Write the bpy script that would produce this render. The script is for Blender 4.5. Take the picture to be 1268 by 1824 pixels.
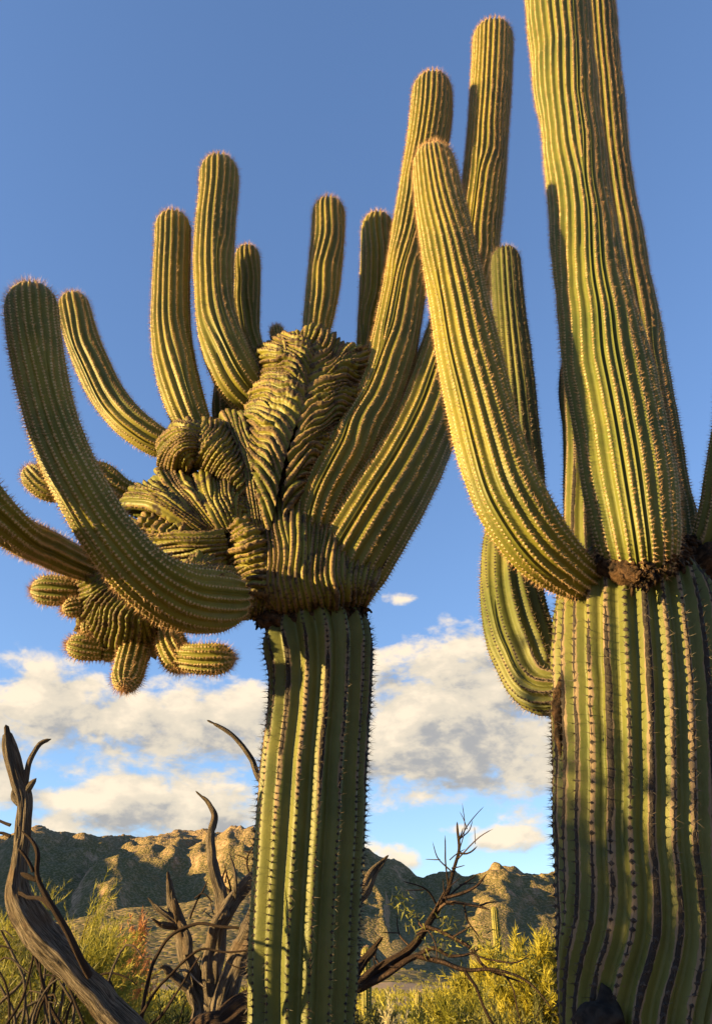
import bpy, math, random
import numpy as np

for o in list(bpy.data.objects):
    bpy.data.objects.remove(o)
SC = bpy.context.scene
COL = SC.collection
RAD = math.radians

# ------------------------------------------------------------------ camera
PITCH = RAD(30.6); FPX = 1400.0; IW, IH = 1268.0, 1824.0; CAMZ = 1.6
cam = bpy.data.cameras.new('camera'); camo = bpy.data.objects.new('camera', cam); COL.objects.link(camo)
camo.location = (0, 0, CAMZ); camo.rotation_euler = (math.pi / 2 + PITCH, 0, 0)
cam.sensor_fit = 'VERTICAL'; cam.sensor_height = 24.0; cam.sensor_width = 24.0 * IW / IH
cam.lens = FPX / IH * 24.0; cam.clip_start = 0.05; cam.clip_end = 40000
SC.camera = camo

# ------------------------------------------------------------------ light
SUN_AZ, SUN_EL = RAD(-106), RAD(9.5)        # azimuth clockwise from +Y (the view), elevation
SUNV = np.array([math.sin(SUN_AZ) * math.cos(SUN_EL), math.cos(SUN_AZ) * math.cos(SUN_EL), math.sin(SUN_EL)])
world = bpy.data.worlds.new('World'); SC.world = world; world.use_nodes = True
sun = bpy.data.lights.new('sun', 'SUN'); suno = bpy.data.objects.new('sun', sun); COL.objects.link(suno)
sun.energy = 5.0; sun.angle = RAD(0.53); sun.color = (1.0, 0.69, 0.26)
from mathutils import Vector
suno.rotation_euler = Vector(SUNV).to_track_quat('Z', 'Y').to_euler()
SC.view_settings.view_transform = 'Standard'; SC.view_settings.look = 'None'
SC.view_settings.exposure = 2.12; SC.view_settings.gamma = 1.0
SC.cycles.use_denoising = True
SC.cycles.max_bounces = 4; SC.cycles.diffuse_bounces = 2; SC.cycles.glossy_bounces = 1; SC.cycles.transmission_bounces = 2

# ------------------------------------------------------------------ pixel -> world
F_ = np.array([0, math.cos(PITCH), math.sin(PITCH)]); U_ = np.array([0, -math.sin(PITCH), math.cos(PITCH)])
R_ = np.array([1.0, 0, 0]); CAM = np.array([0, 0, CAMZ])
def ray(px, py):
    return F_ + R_ * ((px - IW / 2) / FPX) - U_ * ((py - IH / 2) / FPX)
def pt(px, py, Y):
    d = ray(px, py); return CAM + d * (Y / d[1])
def pr(px, py, Y, r):                      # point + world radius from a pixel radius
    d = ray(px, py); k = Y / d[1]
    return np.append(CAM + d * k, r * k / FPX)
def azel(px, py):
    d = ray(px, py); return math.atan2(d[0], d[1]), math.atan2(d[2], math.hypot(d[0], d[1]))

# ------------------------------------------------------------------ world shader: sky and clouds
class NB:
    def __init__(s, nt): s.nt = nt
    def n(s, t, **kw):
        x = s.nt.nodes.new(t)
        for k, v in kw.items(): setattr(x, k, v)
        return x
    def put(s, sock, v):
        if isinstance(v, bpy.types.NodeSocket): s.nt.links.new(v, sock)
        elif v is not None: sock.default_value = v
    def math(s, op, a, b=None, c=None, clamp=False):
        x = s.n('ShaderNodeMath', operation=op, use_clamp=clamp)
        s.put(x.inputs[0], a); s.put(x.inputs[1], b)
        if c is not None: s.put(x.inputs[2], c)
        return x.outputs[0]
    def mix(s, f, a, b):
        x = s.n('ShaderNodeMix', data_type='RGBA'); s.put(x.inputs[0], f); s.put(x.inputs[6], a); s.put(x.inputs[7], b); return x.outputs[2]
    def noise(s, vec, scale, detail=4, rough=.55, dist=0):
        x = s.n('ShaderNodeTexNoise'); s.put(x.inputs['Vector'], vec); x.inputs['Scale'].default_value = scale
        x.inputs['Detail'].default_value = detail; x.inputs['Roughness'].default_value = rough; x.inputs['Distortion'].default_value = dist
        return x.outputs['Fac']
    def step(s, v, a, b):
        x = s.n('ShaderNodeMapRange', interpolation_type='SMOOTHSTEP'); s.put(x.inputs[0], v); s.put(x.inputs[1], a); s.put(x.inputs[2], b); return x.outputs[0]
    def attr(s, name): return s.n('ShaderNodeAttribute', attribute_name=name).outputs['Fac']
    def pos(s): return s.n('ShaderNodeNewGeometry').outputs['Position']
    def scale(s, v, sc):
        x = s.n('ShaderNodeMapping'); s.put(x.inputs[0], v); x.inputs['Scale'].default_value = sc; return x.outputs[0]
    def bump(s, h, strength, dist, bsdf, normal=None):
        x = s.n('ShaderNodeBump'); s.put(x.inputs['Height'], h); x.inputs['Strength'].default_value = strength; x.inputs['Distance'].default_value = dist
        if normal is not None: s.put(x.inputs['Normal'], normal)
        s.nt.links.new(x.outputs[0], bsdf.inputs['Normal']); return x.outputs[0]
def c4(r, g, b): return (r, g, b, 1.0)

SKY_STRENGTH = 0.1
CLOUDS = [(830, 1270, 235, 125, 1.25), (770, 1345, 210, 80, 1.25), (960, 1330, 150, 105, 1.2), (720, 1180, 110, 40, .8), (190, 1282, 270, 76, 1.2), (330, 1300, 170, 80, 1.2), (60, 1262, 120, 60, 1), (300, 1438, 210, 60, 1.2), (370, 1405, 100, 56, 1), (150, 1468, 130, 28, .9),
          (85, 1190, 75, 34, .9), (170, 1222, 70, 30, .9), (20, 1180, 60, 40, .5), (440, 1248, 60, 42, 1), (425, 1335, 90, 50, 1), (15, 1392, 60, 50, .9), (100, 1370, 90, 40, .6), (905, 1492, 70, 26, .55), (820, 1475, 40, 12, .45), (705, 1532, 60, 32, .55), (650, 1505, 40, 26, .6), (705, 1066, 44, 15, .42), (455, 1465, 44, 34, .9),
          (560, 1260, 100, 60, 1), (1120, 1290, 200, 80, 1), (1330, 1330, 240, 90, 1), (-150, 1300, 190, 80, 1), (-420, 1340, 240, 90, 1), (1700, 1350, 300, 110, 1), (-800, 1380, 300, 120, 1)]
def sky_world():
    nt = world.node_tree; N = nt.nodes; L = nt.links
    for n in list(N): N.remove(n)
    B = NB(nt)
    out = B.n('ShaderNodeOutputWorld'); bg = B.n('ShaderNodeBackground'); bg.inputs['Strength'].default_value = SKY_STRENGTH
    L.new(bg.outputs[0], out.inputs['Surface'])
    sky = B.n('ShaderNodeTexSky', sky_type='NISHITA'); sky.sun_disc = False
    sky.sun_elevation = SUN_EL; sky.sun_rotation = SUN_AZ; sky.altitude = 800; sky.air_density = 1.0
    sky.dust_density = 0.25; sky.ozone_density = 3.0
    tc = B.n('ShaderNodeTexCoord'); sp = B.n('ShaderNodeSeparateXYZ'); L.new(tc.outputs['Generated'], sp.inputs[0])
    az = B.math('ARCTAN2', sp.outputs[0], sp.outputs[1]); el = B.math('ARCSINE', sp.outputs[2])
    # cloud bank as a node group: azimuth, elevation -> density
    g = bpy.data.node_groups.new('cloud_density', 'ShaderNodeTree')
    for nm in ('az', 'el'): g.interface.new_socket(nm, in_out='INPUT', socket_type='NodeSocketFloat')
    g.interface.new_socket('density', in_out='OUTPUT', socket_type='NodeSocketFloat')
    G = NB(g); gi = G.n('NodeGroupInput'); go = G.n('NodeGroupOutput'); a, e = gi.outputs[0], gi.outputs[1]
    best = None
    for (px, py, hw, hh, pk) in CLOUDS:
        a0, e0 = azel(px, py); a1 = azel(px + hw, py)[0] - a0; e1 = abs(azel(px, py - hh)[1] - e0)
        dx = G.math('MULTIPLY_ADD', a, 1 / a1, -a0 / a1); dy = G.math('MULTIPLY_ADD', e, 1 / e1, -e0 / e1)
        d = G.math('MULTIPLY_ADD', dx, dx, G.math('MULTIPLY', dy, dy)); d = G.math('SUBTRACT', pk, d)
        best = d if best is None else G.math('SMOOTH_MAX', best, d, .3)
    v = G.n('ShaderNodeCombineXYZ'); G.put(v.inputs[0], a); G.put(v.inputs[1], G.math('MULTIPLY', e, 1.7)); v.inputs[2].default_value = .31
    n1_ = G.noise(v.outputs[0], 11, 5, .56, .35); n2 = G.noise(v.outputs[0], 34, 5, .6, .2)
    nn = G.math('MULTIPLY_ADD', G.math('SUBTRACT', n1_, .5), 3.5, G.math('MULTIPLY', G.math('SUBTRACT', n2, .5), 1.5))
    best = G.math('MAXIMUM', best, -2.2)
    dens = G.math('ADD', G.math('MULTIPLY', best, .85), nn); L2 = g.links
    G.put(go.inputs[0], dens)
    def dens_at(da, de):
        x = B.n('ShaderNodeGroup'); x.node_tree = g
        B.put(x.inputs[0], B.math('ADD', az, da)); B.put(x.inputs[1], B.math('ADD', el, de)); return x.outputs[0]
    d0 = dens_at(0, 0); d1 = dens_at(-.026, .020); d2 = d1
    alpha = B.math('MULTIPLY', B.step(d0, -.25, .62), .97)
    lit = B.math('MULTIPLY_ADD', B.math('SUBTRACT', d0, d1), .34, .47); lit = B.math('ADD', lit, B.math('MULTIPLY', B.math('SUBTRACT', d0, d2), .17))
    lit = B.math('ADD', lit, B.math('MULTIPLY', B.math('SUBTRACT', .55, B.math('MINIMUM', d0, 1.4)), .24), clamp=True)
    k = 1 / (SKY_STRENGTH * 2 ** SC.view_settings.exposure)
    sh, md, hi = (.45 * k, .445 * k, .44 * k), (.84 * k, .74 * k, .58 * k), (1.12 * k, .94 * k, .70 * k)
    cr = B.mix(B.step(lit, .08, .5), c4(*sh), c4(*md)); cr = B.mix(B.step(lit, .45, .95), cr, c4(*hi))
    gm = B.n('ShaderNodeGamma'); L.new(sky.outputs[0], gm.inputs[0]); gm.inputs[1].default_value = .78
    hs = B.n('ShaderNodeHueSaturation'); L.new(gm.outputs[0], hs.inputs['Color']); hs.inputs['Hue'].default_value = .512; hs.inputs['Saturation'].default_value = 1.10; hs.inputs['Value'].default_value = .97
    col = B.mix(alpha, hs.outputs[0], cr); L.new(col, bg.inputs['Color'])
sky_world()

# ------------------------------------------------------------------ noise and curves
def _hash(ix, iy, iz, seed):
    with np.errstate(over='ignore'):
        h = (ix.astype(np.int64) * 374761393 + iy.astype(np.int64) * 668265263 + iz.astype(np.int64) * 1274126177 + seed * 974711) & 0xffffffff
        h = ((h ^ (h >> 13)) * 1274126177) & 0xffffffff
        h = ((h ^ (h >> 16)) * 2246822519) & 0xffffffff
        h = h ^ (h >> 15)
    return (h & 0xffffff) / float(0xffffff) * 2 - 1
def noise3(p, seed=0):
    p = np.asarray(p, float); i = np.floor(p); f = p - i; f = f * f * f * (f * (f * 6 - 15) + 10)
    ix, iy, iz = i[..., 0], i[..., 1], i[..., 2]; r = 0
    for a in (0, 1):
        wx = f[..., 0] if a else 1 - f[..., 0]
        for b in (0, 1):
            wy = f[..., 1] if b else 1 - f[..., 1]
            for c in (0, 1):
                wz = f[..., 2] if c else 1 - f[..., 2]
                r = r + wx * wy * wz * _hash(ix + a, iy + b, iz + c, seed)
    return r
def fbm(p, o=4, seed=0, gain=.5):
    p = np.asarray(p, float); r = 0; a = 1; t = 0
    for k in range(o):
        r = r + a * noise3(p * (2.03 ** k) + 17.3 * k, seed + k); t += a; a *= gain
    return r / t
def ridged(p, o=4, seed=0):
    p = np.asarray(p, float); r = 0; a = 1; t = 0
    for k in range(o):
        r = r + a * (1 - 2 * np.abs(noise3(p * (2.07 ** k) + 9.1 * k, seed + k))); t += a; a *= .5
    return r / t
def n1(x, seed=0):
    x = np.asarray(x, float); z = np.zeros_like(x); return noise3(np.stack([x, z + .37, z + seed * 3.71], -1), seed)
def sstep(a, b, x):
    t = np.clip((np.asarray(x, float) - a) / (b - a), 0, 1); return t * t * (3 - 2 * t)
def dense(pts, m=20):
    P = np.asarray(pts, float)
    if len(P) == 2: return P[0] + (P[1] - P[0]) * np.linspace(0, 1, m + 1)[:, None]
    c = np.maximum(np.linalg.norm(np.diff(P[:, :3], axis=0), axis=1), 1e-6); dv = np.diff(P, axis=0) / c[:, None]
    T = np.zeros_like(P); T[0], T[-1] = dv[0], dv[-1]; T[1:-1] = (dv[:-1] * c[1:, None] + dv[1:] * c[:-1, None]) / (c[:-1] + c[1:])[:, None]
    t = np.linspace(0, 1, m, endpoint=False)[:, None]; out = []
    for k in range(len(P) - 1):
        out.append((2 * t ** 3 - 3 * t ** 2 + 1) * P[k] + (t ** 3 - 2 * t ** 2 + t) * c[k] * T[k] + (-2 * t ** 3 + 3 * t ** 2) * P[k + 1] + (t ** 3 - t ** 2) * c[k] * T[k + 1])
    out.append(P[-1:]); return np.vstack(out)
def arclen(P):
    return np.concatenate([[0], np.cumsum(np.linalg.norm(np.diff(P[:, :3], axis=0), axis=1))])
def at(D, S, s):
    return np.stack([np.interp(s, S, D[:, k]) for k in range(D.shape[1])], -1)
def unit(v):
    return v / np.maximum(np.linalg.norm(v, axis=-1, keepdims=True), 1e-9)
def frames(C):
    T = unit(np.gradient(C, axis=0)); E = np.zeros_like(C)
    a = np.array([1.0, 0, 0]) if abs(T[0][0]) < .8 else np.array([0, 1.0, 0])
    e = unit(a - T[0] * np.dot(a, T[0]))
    for k in range(len(C)):
        e = unit(e - T[k] * np.dot(e, T[k])); E[k] = e
    return T, E, np.cross(T, E)

# ------------------------------------------------------------------ mesh helpers
def mesh_np(name, V, F, attrs=None, smooth=True, mats=(), midx=None):
    me = bpy.data.meshes.new(name); V = np.asarray(V, np.float32); F = np.asarray(F, np.int32)
    k = F.shape[1]
    me.vertices.add(len(V)); me.vertices.foreach_set('co', V.ravel())
    me.loops.add(F.size); me.loops.foreach_set('vertex_index', F.ravel())
    me.polygons.add(len(F)); me.polygons.foreach_set('loop_start', np.arange(0, F.size, k, dtype=np.int32))
    if smooth: me.polygons.foreach_set('use_smooth', np.ones(len(F), bool))
    for m in mats: me.materials.append(m)
    if midx is not None: me.polygons.foreach_set('material_index', np.asarray(midx, np.int32))
    for an, av in (attrs or {}).items():
        a = me.attributes.new(an, 'FLOAT', 'POINT'); a.data.foreach_set('value', np.asarray(av, np.float32).ravel())
    me.update(calc_edges=True); return me
def link(name, data, parent=None):
    o = bpy.data.objects.new(name, data); COL.objects.link(o)
    if parent is not None:
        o.parent = parent
    return o
def tag(o, label, cat, group=None):
    o['label'] = label; o['category'] = cat
    if group: o['group'] = group
    return o
def thing(name, label, cat, loc, group=None):
    o = bpy.data.objects.new(name, None); COL.objects.link(o); o.location = tuple(map(float, loc)); o.empty_display_size = .1
    return tag(o, label, cat, group)
def gridfaces(nr, nc, wrap=False):
    r = np.arange(nr - 1)[:, None]; c = np.arange(nc if wrap else nc - 1)[None, :]; c2 = (c + 1) % nc
    return np.stack([r * nc + c, r * nc + c2, (r + 1) * nc + c2, (r + 1) * nc + c], -1).reshape(-1, 4)
def add(name, V, F, mat, parent=None, origin=(0, 0, 0), attrs=None, smooth=True, mats=None, midx=None, kind=None):
    V = np.asarray(V, float) - np.asarray(origin, float)
    o = link(name, mesh_np(name, V, F, attrs, smooth, mats or (mat,), midx), parent)
    if kind: o['kind'] = kind
    return o

# ------------------------------------------------------------------ materials
def material(name):
    m = bpy.data.materials.new(name); m.use_nodes = True; nt = m.node_tree
    b = nt.nodes['Principled BSDF']; return m, nt, b
def cactus_mat(name, g1, g2, tan, dark, strip_on=1.0, blotch=.12):
    """skin: green, with tan corky borders and dark cork lines that run along the rib crests where 'cork' is high"""
    m, nt, b = material(name); B = NB(nt); P = B.pos()
    crest, along, cork = B.attr('crest'), B.attr('along'), B.attr('cork')
    big = B.noise(P, 2.3, 3); fine = B.noise(P, 34, 4, .6); mid = B.noise(P, 9, 4, .6)
    green = B.mix(B.step(big, .3, .7), c4(*g1), c4(*g2))
    green = B.mix(B.math('MULTIPLY', B.step(fine, .52, .75), .30), green, c4(g2[0] * 1.25, g2[1] * 1.2, g2[2] * 1.5))
    spots = B.math('MULTIPLY', B.step(B.noise(P, 60, 2, .5), .70, .76), .55)
    green = B.mix(spots, green, c4(.10, .075, .05))
    edge = B.math('MULTIPLY_ADD', fine, .34, B.math('MULTIPLY', mid, .42))
    t = B.math('ADD', crest, edge)                                  # crest 0..1 + 0..0.7
    lim = B.math('MULTIPLY_ADD', cork, -.45, 1.52)
    f_tan = B.math('MULTIPLY', B.step(t, lim, B.math('ADD', lim, .07)), B.step(cork, .02, .12))
    col = B.mix(B.math('MULTIPLY', f_tan, .85), green, B.mix(fine, c4(tan[0] * .7, tan[1] * .65, tan[2] * .6), c4(*tan)))
    strip = B.math('MULTIPLY_ADD', B.noise(B.scale(P, (1, 1, .3)), 9, 5, .65), .85, B.math('MULTIPLY', crest, 1.0))
    strip = B.math('MULTIPLY_ADD', fine, .16, strip)
    lim2 = B.math('MULTIPLY_ADD', cork, -.28, 1.63)
    f_dark = B.math('MULTIPLY', B.step(strip, lim2, B.math('ADD', lim2, .04)), B.math('MULTIPLY', B.step(cork, .15, .4), strip_on))
    col = B.mix(f_dark, col, B.mix(fine, c4(dark[0] * .4, dark[1] * .4, dark[2] * .4), c4(*dark)))
    bl = B.math('MULTIPLY', B.step(B.math('MULTIPLY_ADD', fine, .25, B.noise(P, 13, 5, .62)), .665, .735), blotch)
    col = B.mix(bl, col, c4(.040, .026, .018))
    nt.links.new(col, b.inputs['Base Color'])
    rough = B.math('MULTIPLY_ADD', B.math('MAXIMUM', f_tan, f_dark), .3, .5); nt.links.new(rough, b.inputs['Roughness'])
    b.inputs['Specular IOR Level'].default_value = .18
    h = B.math('ADD', B.math('MULTIPLY', fine, .5), B.math('MULTIPLY', B.noise(P, 110, 3, .6), B.math('ADD', .25, B.math('MULTIPLY', f_dark, 1.6))))
    B.bump(h, .55, .006, b); return m
MAT = {}
MAT['skin'] = cactus_mat('saguaro_skin', (.083, .086, .014), (.165, .142, .020), (.24, .17, .10), (.045, .032, .026))
MAT['skin_arm'] = cactus_mat('saguaro_skin_green_shade', (.066, .080, .016), (.125, .122, .024), (.24, .17, .10), (.045, .032, .026))  # greener skin, darkened in place of shade on the tall front arm
MAT['skin_old'] = cactus_mat('saguaro_skin_old', (.064, .074, .019), (.112, .110, .029), (.20, .145, .105), (.030, .024, .022))
MAT['skin_crest'] = cactus_mat('saguaro_skin_crest', (.088, .090, .017), (.170, .150, .025), (.23, .15, .075), (.055, .036, .026), strip_on=0.4, blotch=.9)
MAT['skin_young'] = cactus_mat('saguaro_skin_young', (.085, .098, .018), (.150, .145, .026), (.24, .17, .10), (.05, .035, .03))
def flat_mat(name, c1, c2, scale=30, rough=.7, spec=.2):
    m, nt, b = material(name); B = NB(nt)
    nt.links.new(B.mix(B.step(B.noise(B.pos(), scale, 4), .3, .7), c4(*c1), c4(*c2)), b.inputs['Base Color'])
    b.inputs['Roughness'].default_value = rough; b.inputs['Specular IOR Level'].default_value = spec; return m
MAT['spine_pale'] = flat_mat('spine_pale', (.36, .20, .10), (.50, .32, .18), 5, .5)
MAT['spine_grey'] = flat_mat('spine_grey', (.22, .16, .11), (.34, .25, .18), 8, .5)
MAT['spine_dark'] = flat_mat('spine_dark', (.030, .024, .022), (.10, .075, .055), 12, .5)
MAT['areole_pale'] = flat_mat('areole_pale', (.30, .22, .11), (.42, .32, .17), 30, .8)
MAT['areole_brown'] = flat_mat('areole_brown', (.045, .03, .022), (.12, .08, .05), 50, .85)
MAT['areole_dark'] = flat_mat('areole_dark', (.018, .015, .015), (.05, .04, .035), 40, .85)
def cork_mat():
    m, nt, b = material('old_cork'); B = NB(nt); P = B.pos()
    n = B.noise(P, 22, 6, .65, .6)
    col = B.mix(B.step(n, .35, .68), c4(.016, .012, .010), c4(.11, .062, .034))
    nt.links.new(col, b.inputs['Base Color']); b.inputs['Roughness'].default_value = .9; b.inputs['Specular IOR Level'].default_value = .1
    B.bump(B.noise(P, 40, 5, .7, .5), 1.0, .03, b); return m
MAT['cork'] = cork_mat()
MAT['char'] = flat_mat('charred_hole_shade', (.008, .007, .007), (.03, .024, .02), 26, .9, .1)
def wood_mat(name, c1, c2, c3):
    m, nt, b = material(name); B = NB(nt); P = B.pos(); a = B.attr('along'); g = B.attr('round')
    v = B.n('ShaderNodeCombineXYZ'); B.put(v.inputs[0], B.math('MULTIPLY', g, 38)); B.put(v.inputs[1], B.math('MULTIPLY', a, 5.5)); B.put(v.inputs[2], B.math('MULTIPLY', a, 2))
    grain = B.noise(v.outputs[0], 1.6, 6, .65, .8); fine = B.noise(P, 70, 4, .6); big = B.noise(P, 5, 3)
    col = B.mix(B.step(grain, .38, .62), c4(*c1), c4(*c2))
    col = B.mix(B.math('MULTIPLY', B.step(big, .5, .68), .7), col, c4(*c3))
    col = B.mix(B.math('MULTIPLY', fine, .35), col, c4(c1[0] * .5, c1[1] * .5, c1[2] * .5))
    nt.links.new(col, b.inputs['Base Color']); b.inputs['Roughness'].default_value = .85; b.inputs['Specular IOR Level'].default_value = .15
    B.bump(B.math('ADD', grain, B.math('MULTIPLY', fine, .3)), 1.0, .04, b); return m
MAT['deadwood'] = wood_mat('weathered_deadwood', (.055, .042, .033), (.34, .275, .215), (.19, .12, .075))
MAT['bark'] = wood_mat('dark_bark', (.035, .022, .018), (.10, .062, .045), (.07, .038, .026))

# ------------------------------------------------------------------ ribbed plant bodies
def profile(u, q):
    a = 1 - np.abs(2 * u - 1) ** 1.7; b = .5 - .5 * np.cos(2 * np.pi * u); c = np.sqrt(np.clip(1 - (2 * u - 1) ** 2, 0, 1))
    if q <= 1: return a * (1 - q) + b * q
    return a * (2 - q) + c * (q - 1)
def spines_for(C, N, T, S, valid, sp, rng, per, length, width, spread, areole, parent, mats, origin, name='spines', tipdense=None, bump=1.0):
    """areole cushions and spines along each crest column.  C,N,T,S: (rows, ribs, 3)"""
    pos, nor, tan, sid, scl = [], [], [], [], []
    for i in range(C.shape[1]):
        col = C[:, i]; l = arclen(col); tot = l[-1]
        if tot < sp: continue
        q = np.arange(rng.uniform(0, sp), tot, sp); q = q + rng.uniform(-.12, .12, len(q)) * sp
        v = np.interp(q, l, valid[:, i]); k = v > .55
        if not k.any(): continue
        q = q[k]
        pos.append(at(col, l, q)); nor.append(unit(at(N[:, i], l, q))); tan.append(unit(at(T[:, i], l, q))); sid.append(unit(at(S[:, i], l, q)))
        scl.append(np.interp(q, l, tipdense) if tipdense is not None else np.ones(len(q)))
    if not pos: return None
    p, n, t, s, sc = map(np.concatenate, (pos, nor, tan, sid, scl)); m = len(p)
    a = areole * rng.uniform(.75, 1.25, (m, 1))
    base = [p + t * a * 1.25, p + s * a, p - t * a * 1.25, p - s * a]
    base = [b - n * a * .35 for b in base]
    V1 = np.stack(base + [p + n * a * .75 * bump], 1)                           # (m,5,3)
    f = np.array([[0, 1, 4], [1, 2, 4], [2, 3, 4], [3, 0, 4]])
    F1 = (f[None] + 5 * np.arange(m)[:, None, None]).reshape(-1, 3)
    ang = rng.uniform(0, 2 * np.pi, (m, per)); tilt = np.abs(rng.normal(0, 1, (m, per))) * spread
    tilt = np.minimum(tilt, 1.45)
    rad = np.cos(ang)[..., None] * t[:, None] + np.sin(ang)[..., None] * s[:, None]
    d = np.cos(tilt)[..., None] * n[:, None] + np.sin(tilt)[..., None] * rad
    ln = length * rng.uniform(.45, 1.25, (m, per, 1)) * sc[:, None, None]
    w = unit(np.cross(d, rng.normal(0, 1, (m, per, 3)))) * width
    o = p[:, None] + n[:, None] * areole * .2
    V2 = np.stack([o - w, o + w, o + d * ln], 2).reshape(-1, 3)
    F2 = np.arange(len(V2)).reshape(-1, 3) + 5 * m
    V = np.vstack([V1.reshape(-1, 3), V2]); F = np.vstack([F1, F2])
    return add(name, V, F, None, parent, origin, smooth=False, mats=mats, midx=np.concatenate([np.zeros(len(F1)), np.ones(len(F2))]), kind='stuff')

def ribcols(w, K):
    """w (rows, ribs) widths that sum to 1 -> column fractions (rows, ribs*K), u, rib widths"""
    cum = np.concatenate([np.zeros((len(w), 1)), np.cumsum(w, 1)[:, :-1]], 1)
    u = np.arange(K) / K
    return (cum[:, :, None] + w[:, :, None] * u).reshape(len(w), -1), np.tile(u, w.shape[1])

def limb(parent, name, ctrl, n=20, K=6, A=.40, q=.5, ds=.03, sp=.024, mat='skin', spine=('areole_pale', 'spine_pale'), per=7, length=.032,
         width=.0010, spread=.8, areole=.0082, cork=None, tip=True, late=.25, seed=1, wob=.05, bulge=.03, origin=(0, 0, 0), world=False, tipq=1.0,
         merge=None, twist=0., wrinkle=0.):
    rng = np.random.default_rng(seed)
    W = np.array([c[:4] if len(c) == 5 else pr(*c) for c in ctrl])
    D = dense(W); S = arclen(D); Ltot = S[-1]
    if tip:
        c = 1.25 * W[-1, 3] * tipq; c = min(c, Ltot * .6)
        s = np.arange(0, Ltot - c, ds); a = np.linspace(0, np.pi / 2, 12); s = np.concatenate([s, Ltot - c + c * np.sin(a)])
        fac = np.concatenate([np.ones(len(s) - 12), np.cos(a) ** .85]); fac[-1] = .02
    else:
        s = np.arange(0, Ltot + ds * .5, ds); s[-1] = min(s[-1], Ltot); fac = np.ones(len(s))
    X = at(D, S, s); Cn = X[:, :3]; R = X[:, 3] * (1 + bulge * n1(s * 2.6 + seed * 7.7, seed) + bulge * .5 * n1(s * 8 + seed, seed + 3))
    T, E1, E2 = frames(Cn)
    base = rng.uniform(.85, 1.15, n); w = np.tile(base, (len(s), 1))
    ends = rng.random(n) < late
    for i in np.where(ends)[0]:
        s0 = rng.uniform(.12, .7) * Ltot; w[:, i] *= .02 + .98 * sstep(s0, s0 + .45, s)
    if merge:
        for i, s0, s1 in merge: w[:, i % n] *= .02 + .98 * (sstep(s0, s0 + .12, s) if s1 > 0 else 1 - sstep(s0, s0 + .12, s))
    w = w / w.sum(1, keepdims=True)
    fr, u = ribcols(w, K); h = profile(u, q)
    th = 2 * np.pi * fr + rng.uniform(0, 6.28) + twist * s[:, None]
    for i in range(n):
        th[:, i * K:(i + 1) * K] += wob * .6 * n1(s * 1.1 + i * .35, seed + 11)[:, None] * 2 * np.pi / n * 2.2
    amp = A * np.repeat(w, K, 1) * 2 * np.pi * R[:, None]
    amp = np.minimum(amp, .42 * R[:, None])
    rr = (R[:, None] - amp * (1 - h[None]))
    if wrinkle:
        rr = rr + wrinkle * R[:, None] * noise3(np.stack([np.cos(th) * 1.6, np.sin(th) * 1.6, np.repeat(s[:, None], th.shape[1], 1) * 17], -1), seed + 5)
    rr = rr * fac[:, None]
    V = Cn[:, None] + rr[..., None] * (np.cos(th)[..., None] * E1[:, None] + np.sin(th)[..., None] * E2[:, None])
    nr, nc = th.shape
    F = gridfaces(nr, nc, True)
    ck = np.zeros(nr) if cork is None else np.interp(s / Ltot, [p[0] for p in cork], [p[1] for p in cork])
    ckn = np.clip(ck[:, None] * (.75 + .5 * np.repeat(rng.random(n), K)[None]), 0, 1)
    wn = np.repeat(w * n, K, 1)
    crest = np.tile(h, (nr, 1)) * np.clip(wn, 0, 1)
    o = add(name, V.reshape(-1, 3), F, MAT[mat], parent, origin,
            attrs={'crest': crest, 'along': np.repeat(s[:, None], nc, 1), 'cork': ckn})
    ci = np.arange(n) * K + K // 2
    C = V[:, ci]; Tt = unit(np.gradient(C, axis=0)); Sd = unit(np.roll(C, -1, 1) - np.roll(C, 1, 1))
    N = unit(np.cross(Tt, Sd)); sg = np.sign(np.sum(N * (C - Cn[:, None]), -1, keepdims=True)); N = N * np.where(sg == 0, 1, sg)
    N[-1] = T[-1]
    valid = np.clip(w * n, 0, 1.0)
    td = 1 + .5 * sstep(Ltot - 2.5 * X[-1, 3], Ltot, s) if tip else None
    spines_for(C, N, Tt, Sd, valid, sp, rng, per, length, width, spread, areole, o, (MAT[spine[0]], MAT[spine[1]]), origin, tipdense=td)
    return o

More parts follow.
